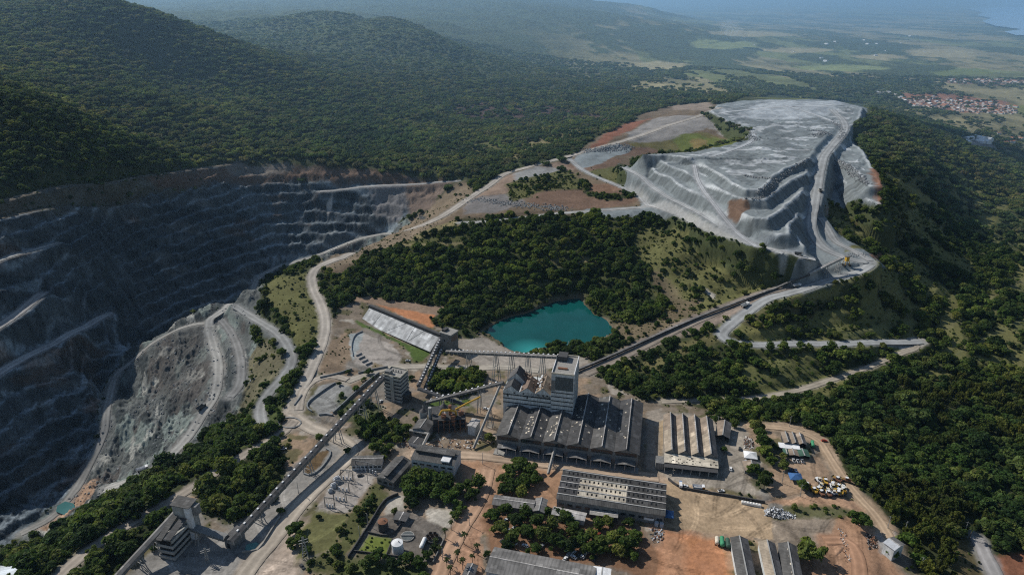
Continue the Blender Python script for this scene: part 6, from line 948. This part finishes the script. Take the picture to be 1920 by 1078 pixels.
def pylon(px, py, hgt, label):
    p = g1(px, py); e = empty('lattice_mast', p, .4, label, 'pylon'); s = hgt * .11; m = MB(); b = MB()
    for sx in (-1, 1):
        for sy in (-1, 1): MB().beam((sx * s, sy * s, -.4), (sx * .3, sy * .3, hgt), .28).build('leg', 'steel_light', e)
    for k in range(7):
        t = k / 7; q = s + (.3 - s) * t; q2 = s + (.3 - s) * (t + 1 / 7); z = hgt * t; z2 = hgt * (t + 1 / 7)
        for a_, b_ in (((-q, -q, z), (q2, -q2, z2)), ((q, -q, z), (q2, q2, z2)), ((q, q, z), (-q2, q2, z2)), ((-q, q, z), (-q2, -q2, z2))): b.beam(a_, b_, .18)
    b.build('bracing', 'steel_light', e)
    for z in (.72, .86): MB().beam((-2.6, 0, hgt * z), (2.6, 0, hgt * z), .3).build('crossarm', 'steel_light', e)
pylon(573, 1044, 15, 'lattice power mast beside the scrubby trees at the bottom'); pylon(389, 1052, 10, 'thin mast with a bushy foot on the grey yard at the bottom left'); pylon(1880, 205, 42, 'distant white mast in the village'); 
p = W(1066, 648, -5.2); e = empty('buoy_mast', p, 0, 'tiny white mast standing in the pond', 'mast'); MB().tube((0, 0, -3), (0, 0, 4.5), .22, n=8).build('post', 'white', e); MB().tube((0, 0, .1), (0, 0, .9), 1.2, n=12).build('float', 'white', e)
# ------------------------------------------------------------------ distant village houses
HM = []
for k, (w, d, h, rm, wm) in enumerate(((9, 7, 3, 'tile', 'plaster'), (12, 7, 3, 'tile2', 'plaster'), (8, 8, 3.2, 'white', 'plaster'), (15, 8, 4, 'tile', 'wall_white'), (10, 6, 3, 'roof_light', 'plaster'), (22, 11, 5, 'white', 'white'))):
    me = bpy.data.meshes.new('house'); v = [(-w/2,-d/2,-1),(w/2,-d/2,-1),(w/2,d/2,-1),(-w/2,d/2,-1),(-w/2,-d/2,h),(w/2,-d/2,h),(w/2,d/2,h),(-w/2,d/2,h),(-w/2,0,h+d*.22),(w/2,0,h+d*.22)]
    me.from_pydata(v, [], [(0,1,5,4),(1,2,6,9,5),(2,3,7,6),(3,0,4,8,7),(4,5,9,8),(6,7,8,9)]); me.materials.append(M[wm]); me.materials.append(M[rm]); me.polygons[4].material_index = 1; me.polygons[5].material_index = 1; HM.append(me)
rr = random.Random(10)
def houses(poly, n, label, group, pick):
    q = gp(poly)[:, :2]; x0, y0 = q.min(0); x1, y1 = q.max(0); k = 0; pl = []
    while k < n:
        x, y = rr.uniform(x0, x1), rr.uniform(y0, y1); k += .02
        if not inpoly(np.array([x]), np.array([y]), q)[0] or any((x - a) ** 2 + (y - b) ** 2 < 225 for a, b in pl): continue
        k += .98; pl.append((x, y)); o = link('house', rr.choice([HM[i] for i in pick])); o.location = (x, y, float(Hq(x, y, Z))); o.rotation_euler = (0, 0, .35 + rr.choice((0, 1.57)) + rr.uniform(-.1, .1)); s = rr.uniform(.9, 1.4); o.scale = (s, s, s); tag(o, label, 'house', group)
houses([(1690, 185), (1760, 183), (1850, 192), (1905, 200), (1905, 215), (1830, 214), (1740, 203), (1700, 195)], 190, 'tiny tile roofed house in the nearer village on the plain', 'houses of the nearer village', (0, 0, 0, 1, 3, 1, 2)); houses([(1770, 150), (1850, 148), (1925, 152), (1920, 158), (1850, 157), (1790, 155)], 60, 'tiny house in the farther row of the village on the plain', 'houses of the farther village', (0, 1, 3, 3, 4)); houses([(1800, 262), (1850, 262), (1868, 274), (1815, 272)], 6, 'small white house in the dark valley wood on the right', 'white houses in the valley wood', (2, 5)); houses([(1870, 250), (1925, 255), (1925, 275), (1880, 270)], 5, 'small tiled house near the right edge beyond the valley wood', 'tiled houses near the right edge', (0, 3)); houses([(1640, 170), (1700, 180), (1700, 190), (1650, 182)], 10, 'tiny white house at the left fringe of the nearer village', 'houses at the left fringe of the village', (2, 4)); houses([(1340, 88), (1420, 80), (1700, 60), (1800, 90), (1500, 130)], 18, 'tiny farmhouse standing among the far fields', 'farmhouses among the far fields', (2, 5))
# rock fragments on the slope and the dump edges
def rock(seed):
    r = np.random.default_rng(seed); v = r.normal(size=(14, 3)); v /= np.linalg.norm(v, axis=1)[:, None]; v *= r.uniform(.6, 1.0, (14, 1)); v[:, 2] *= .7; bm = __import__('bmesh').new()
    for p in v: bm.verts.new(p)
    __import__('bmesh').ops.convex_hull(bm, input=bm.verts); me = bpy.data.meshes.new('rock'); bm.to_mesh(me); bm.free(); me.materials.append(M['stone']); return me
RK = [proto(rock(s)) for s in range(4)] if 'proto' in globals() else []
def along(px, n, wd, s0, s1):
    q = resample(gp(px), 1.5); i = RNG.integers(0, len(q), n); p = q[i, :2] + RNG.normal(size=(n, 2)) * wd; return p, RNG.uniform(s0, s1, n)
pp = []; ss = []
for px, n, wd, a, b in (([(1520, 300), (1500, 308), (1470, 328), (1440, 352), (1420, 364)], 260, 1.5, .7, 1.8), ([(1565, 292), (1590, 312), (1610, 330), (1628, 345)], 330, 2.5, .8, 2.2), ([(1520, 246), (1545, 246), (1550, 252), (1525, 254)], 200, 4, .8, 2.0), ([(1100, 285), (1140, 278), (1180, 276)], 500, 6, .8, 2.4), ([(1400, 330), (1445, 334)], 120, 2, .7, 1.8), ([(1405, 250), (1415, 262)], 120, 5, .8, 2.2), ([(1450, 360), (1420, 375), (1400, 372)], 160, 2, .6, 1.6), ([(880, 375), (950, 385), (1060, 392)], 500, 6, .6, 1.9), ([(1560, 225), (1585, 250), (1575, 262)], 160, 3, .8, 2.2), ([(1596, 478), (1630, 480)], 60, 3, .6, 1.4)):
    p, s = along(px, n, wd, a, b); pp.append(p); ss.append(s)
q = GP['slope']; bx = jgrid(q[:, 0].min(), q[:, 0].max(), q[:, 1].min(), q[:, 1].max(), 2.6, lambda x, y: inpoly(x, y, q) & (fbm(x / 15, y / 15, 3, 120) > .5) & (RNG.random(x.shape) < .5)); pp.append(np.stack(bx, -1)); ss.append(.35 + RNG.random(len(bx[0])) ** 3 * 1.5)
pp = np.vstack(pp); ss = np.concatenate(ss); instancer('rubble', np.stack([pp[:, 0], pp[:, 1], Hq(pp[:, 0], pp[:, 1], ZB) + .1 * ss], -1), ss, RNG.uniform(0, 6.28, len(ss)), RK)
# ------------------------------------------------------------------ palms, then the largest forest trees one by one, the rest as woodland
def palm_crown(seed):
    r = random.Random(seed); V = []; Fq = []; Cq = []
    for i in range(15):
        a = i * 2.399 + r.uniform(-.2, .2); el = r.uniform(-.1, 1.0); L = r.uniform(2.3, 3.1); prev = None
        for s in range(6):
            t = s / 5; x = L * (t * math.cos(el * .8)); z = L * (t * math.sin(el) - .75 * t * t); wdt = .42 * math.sin(math.pi * min(1, t * .9 + .1)) + .03; i0 = len(V)
            for sg in (-1, 0, 1): V.append((x * math.cos(a) - sg * wdt * math.sin(a), x * math.sin(a) + sg * wdt * math.cos(a), z - abs(sg) * wdt * .45)); Cq.append([r.uniform(.8, 1.3)] * 3)
            if prev is not None: Fq += [(prev, prev + 1, i0 + 1, i0), (prev + 1, prev + 2, i0 + 2, i0 + 1)]
            prev = i0
    return grid_mesh('crown', np.array(V), np.array(Fq), M['foliage_palm'], np.array(Cq), smooth=False)
def palm_trunk(h):
    V = []; Fq = []; n = 8
    for j in range(8):
        t = j / 7
        for i in range(n): a = 2 * math.pi * i / n; rr = .24 - .09 * t + .03 * (j % 2); V.append((rr * math.cos(a) + .25 * t * t, rr * math.sin(a), h * t - .4))
    for j in range(7):
        for i in range(n): Fq.append((j * n + i, j * n + (i + 1) % n, (j + 1) * n + (i + 1) % n, (j + 1) * n + i))
    return grid_mesh('trunk', np.array(V), np.array(Fq), M['bark'])
PC = [palm_crown(s) for s in (1, 2, 3)]; PT = palm_trunk(9.0)
PALMS = [(836,1010),(846,993),(818,1030),(858,1052),(868,1068),(838,1064),(886,1058),(896,1040),(826,1042),(870,1020),(1817,1010),(845,1078)]
for a, b in PALMS:
    p = g1(a, b); e = empty('palm_tree', p, random.uniform(0, 6), 'slim tall palm tree standing along the red dirt avenue' if a < 1000 else 'lone palm tree beside the paved road at the lower right corner', 'palm tree', 'palms along the red dirt avenue' if a < 1000 else None)
    s = random.uniform(.8, 1.05); e.scale = (s, s, s); c = link('crown', random.choice(PC), e); c.location = (.25, 0, 8.5); link('trunk', PT, e)
dep = ty * CP - (tz - HC) * SP; vis = (np.abs(tx / np.maximum(dep, 1)) < .74) & ((tz - HC) * CP + ty * SP > -.47 * dep); rank = np.where(vis, ts / dep, 0)
o = np.argsort(-rank); nind = 300 - NTREE[0] - 2; ind = o[:nind]; rest = np.ones(len(tx), bool); rest[ind] = False
def region(x, y):
    if x < -90 and y < 460: return ('dark broadleaf tree in the dense woodland around the lower left transfer tower', 'woodland around the transfer tower')
    if x < -100: return ('broadleaf tree in the bushy belt along the edge of the open pit', 'bushy belt along the pit edge')
    if x > 150 and y < 520: return ('broadleaf tree at the near edge of the dense woodland right of the yards', 'near edge of the woodland right of the yards')
    if y > 560: return ('broadleaf tree in the dark woodland on the hill above the pond', 'hill woodland above the pond')
    return ('broadleaf tree in the woodland strip behind the mill hall and conveyor', 'woodland strip behind the mill hall')
for i in ind:
    if bam[i]: tree(tx[i], ty[i], tz[i], ts[i] * .8, 'feathery yellow green bamboo clump in the grove at the lower right', 'bamboo grove at the lower right', 'bamboo', 'bamboo_clump', random.choice(BAMBOO))
    else: lb, g = region(tx[i], ty[i]); tree(tx[i], ty[i], tz[i], ts[i], lb, g)
r_ = rest & ~bam; PR = [proto(m) for m in CROWN]; PB = [proto(m) for m in BAMBOO]; PCl = [proto(m) for m in CLUMP]; PS = [proto(m) for m in SHRUB]
P3 = np.stack([tx, ty, tz], -1)
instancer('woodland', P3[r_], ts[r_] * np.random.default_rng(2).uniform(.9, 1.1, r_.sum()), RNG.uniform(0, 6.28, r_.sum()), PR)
r_ = rest & bam; instancer('bamboo_thicket', P3[r_], ts[r_] * .8, RNG.uniform(0, 6.28, r_.sum()), PB)
fx, fy = jgrid(-1300, 1500, 1005, 1900, 13.0, lambda x, y: (fat(x, y) > RNG.random(x.shape) * .9) & (fat(x, y) > .12)); fz = Hq(fx, fy, ZB) - .6
gx_, gy_ = jgrid(-2700, 2700, 1900, 3300, 15.5, lambda x, y: (fat(x, y) > RNG.random(x.shape) * .9) & (fat(x, y) > .12)); fx = np.r_[fx, gx_]; fy = np.r_[fy, gy_]; fz = np.r_[fz, Hq(gx_, gy_, ZB) + .5]
instancer('distant_forest', np.stack([fx, fy, fz], -1), RNG.uniform(.6, 1.25, fx.shape), RNG.uniform(0, 6.28, fx.shape), PCl)
# scrub on the open grassy places and at the road sides
sx, sy = jgrid(-560, 900, 205, 950, 3.2, lambda x, y: (fat(x, y) > .045) & (fat(x, y) < .72) & (RNG.random(x.shape) < .30 + .4 * fat(x, y)) & (fbm(x / 9, y / 9, 3, 88) > .39))
instancer('scrub', np.stack([sx, sy, Hq(sx, sy, ZB) - .1], -1), RNG.uniform(.45, 1.0, sx.shape) * (1 + .9 * (RNG.random(sx.shape) < .2)), RNG.uniform(0, 6.28, sx.shape), PS)
HAZE = 0.00011
# ------------------------------------------------------------------ haze: real air, thin over the mine and thicker over the far country
def haze(name, x0, x1, y0, y1, z0, z1, dens):
    me = bpy.data.meshes.new(name); me.from_pydata([(x0, y0, z0), (x1, y0, z0), (x1, y1, z0), (x0, y1, z0), (x0, y0, z1), (x1, y0, z1), (x1, y1, z1), (x0, y1, z1)], [], [(0, 3, 2, 1), (4, 5, 6, 7), (0, 1, 5, 4), (1, 2, 6, 5), (2, 3, 7, 6), (3, 0, 4, 7)])
    hz = link(name, me); hz['kind'] = 'stuff'; m = bpy.data.materials.new(name); m.use_nodes = True; nt = m.node_tree; nt.nodes.remove(nt.nodes['Principled BSDF']); c = (.42, .69, 1, 1)
    vs = nt.nodes.new('ShaderNodeVolumeScatter'); vs.inputs['Color'].default_value = c; vs.inputs['Density'].default_value = dens; vs.inputs['Anisotropy'].default_value = .3
    va = nt.nodes.new('ShaderNodeVolumeAbsorption'); va.inputs['Color'].default_value = c; va.inputs['Density'].default_value = dens; ad = nt.nodes.new('ShaderNodeAddShader'); nt.links.new(vs.outputs[0], ad.inputs[0]); nt.links.new(va.outputs[0], ad.inputs[1])
    nt.links.new(ad.outputs[0], nt.nodes['Material Output'].inputs['Volume']); me.materials.append(m); return hz
haze('haze', -60000, 60000, -3000, 90000, -400, 900, 2.5e-5)
haze('haze', -59000, 59000, 900, 89000, -390, 880, HAZE)
# unseen cloud added toward the sun; its shadow darkens the right-hand woods
m_, nt_, b_ = mat('shade_cloud'); b_.inputs['Base Color'].default_value = (.85, .85, .87, 1); b_.inputs['Roughness'].default_value = 1; M['shade_cloud'] = m_
def shade_cloud(px, py, rx, ry, seed):
    p = g1(px, py); H_ = 1700.0; k = (H_ - p[2]) / -SDIR.z; c = np.array(p) - np.array(SDIR) * k; r = random.Random(seed); bm_ = __import__('bmesh'); bm = bm_.new()
    for i in range(14):
        a = i * 2.4; q = math.sqrt(i / 14); s = r.uniform(.22, .42) * (1.15 - q * .5); bm_.ops.create_icosphere(bm, subdivisions=3, radius=1, matrix=Matrix.Translation((rx * q * math.cos(a), ry * q * math.sin(a), 0)) @ Matrix.Diagonal((rx * s, ry * s, min(rx, ry) * s * .5, 1)))
    co_ = np.array([v.co for v in bm.verts]); n = fbm(co_[:, 0] / 70 + seed, co_[:, 1] / 70, 4, 160)
    for v, q in zip(bm.verts, n): v.co *= .75 + .5 * float(q)
    me = bpy.data.meshes.new('shade_cloud'); bm.to_mesh(me); bm.free(); me.materials.append(M['shade_cloud']); o = link('shade_cloud', me); o.location = c; o['kind'] = 'stuff'
shade_cloud(1800, 258, 300, 130, 2)
# thin smoke from a field fire on the plain
def smoke(px, py):
    p = g1(px, py); bm_ = __import__('bmesh'); bm = bm_.new(); r = random.Random(2)
    for i in range(9): t = i / 8; bm_.ops.create_icosphere(bm, subdivisions=2, radius=1, matrix=Matrix.Translation((-t * 150 + r.uniform(-10, 10), t * 40, 18 + t * 95)) @ Matrix.Diagonal((16 + 50 * t, 14 + 40 * t, 16 + 28 * t, 1)))
    me = bpy.data.meshes.new('smoke'); bm.to_mesh(me); bm.free(); o = link('smoke', me); o.location = p; o['kind'] = 'stuff'; m = bpy.data.materials.new('smoke'); m.use_nodes = True; nt = m.node_tree; nt.nodes.remove(nt.nodes['Principled BSDF']); vs = nt.nodes.new('ShaderNodeVolumeScatter'); vs.inputs['Color'].default_value = (.95, .96, 1, 1); vs.inputs['Density'].default_value = .004; nt.links.new(vs.outputs[0], nt.nodes['Material Output'].inputs['Volume']); me.materials.append(m)
smoke(1412, 90)
cy = sc.cycles; cy.volume_bounces = 1; cy.max_bounces = 4; cy.diffuse_bounces = 2; cy.glossy_bounces = 1; cy.transmission_bounces = 2; cy.use_denoising = False; cy.filter_width = 1.15; cy.denoiser = 'OPENIMAGEDENOISE'; cy.use_adaptive_sampling = False; cy.adaptive_threshold = .02; cy.caustics_reflective = False; cy.caustics_refractive = False
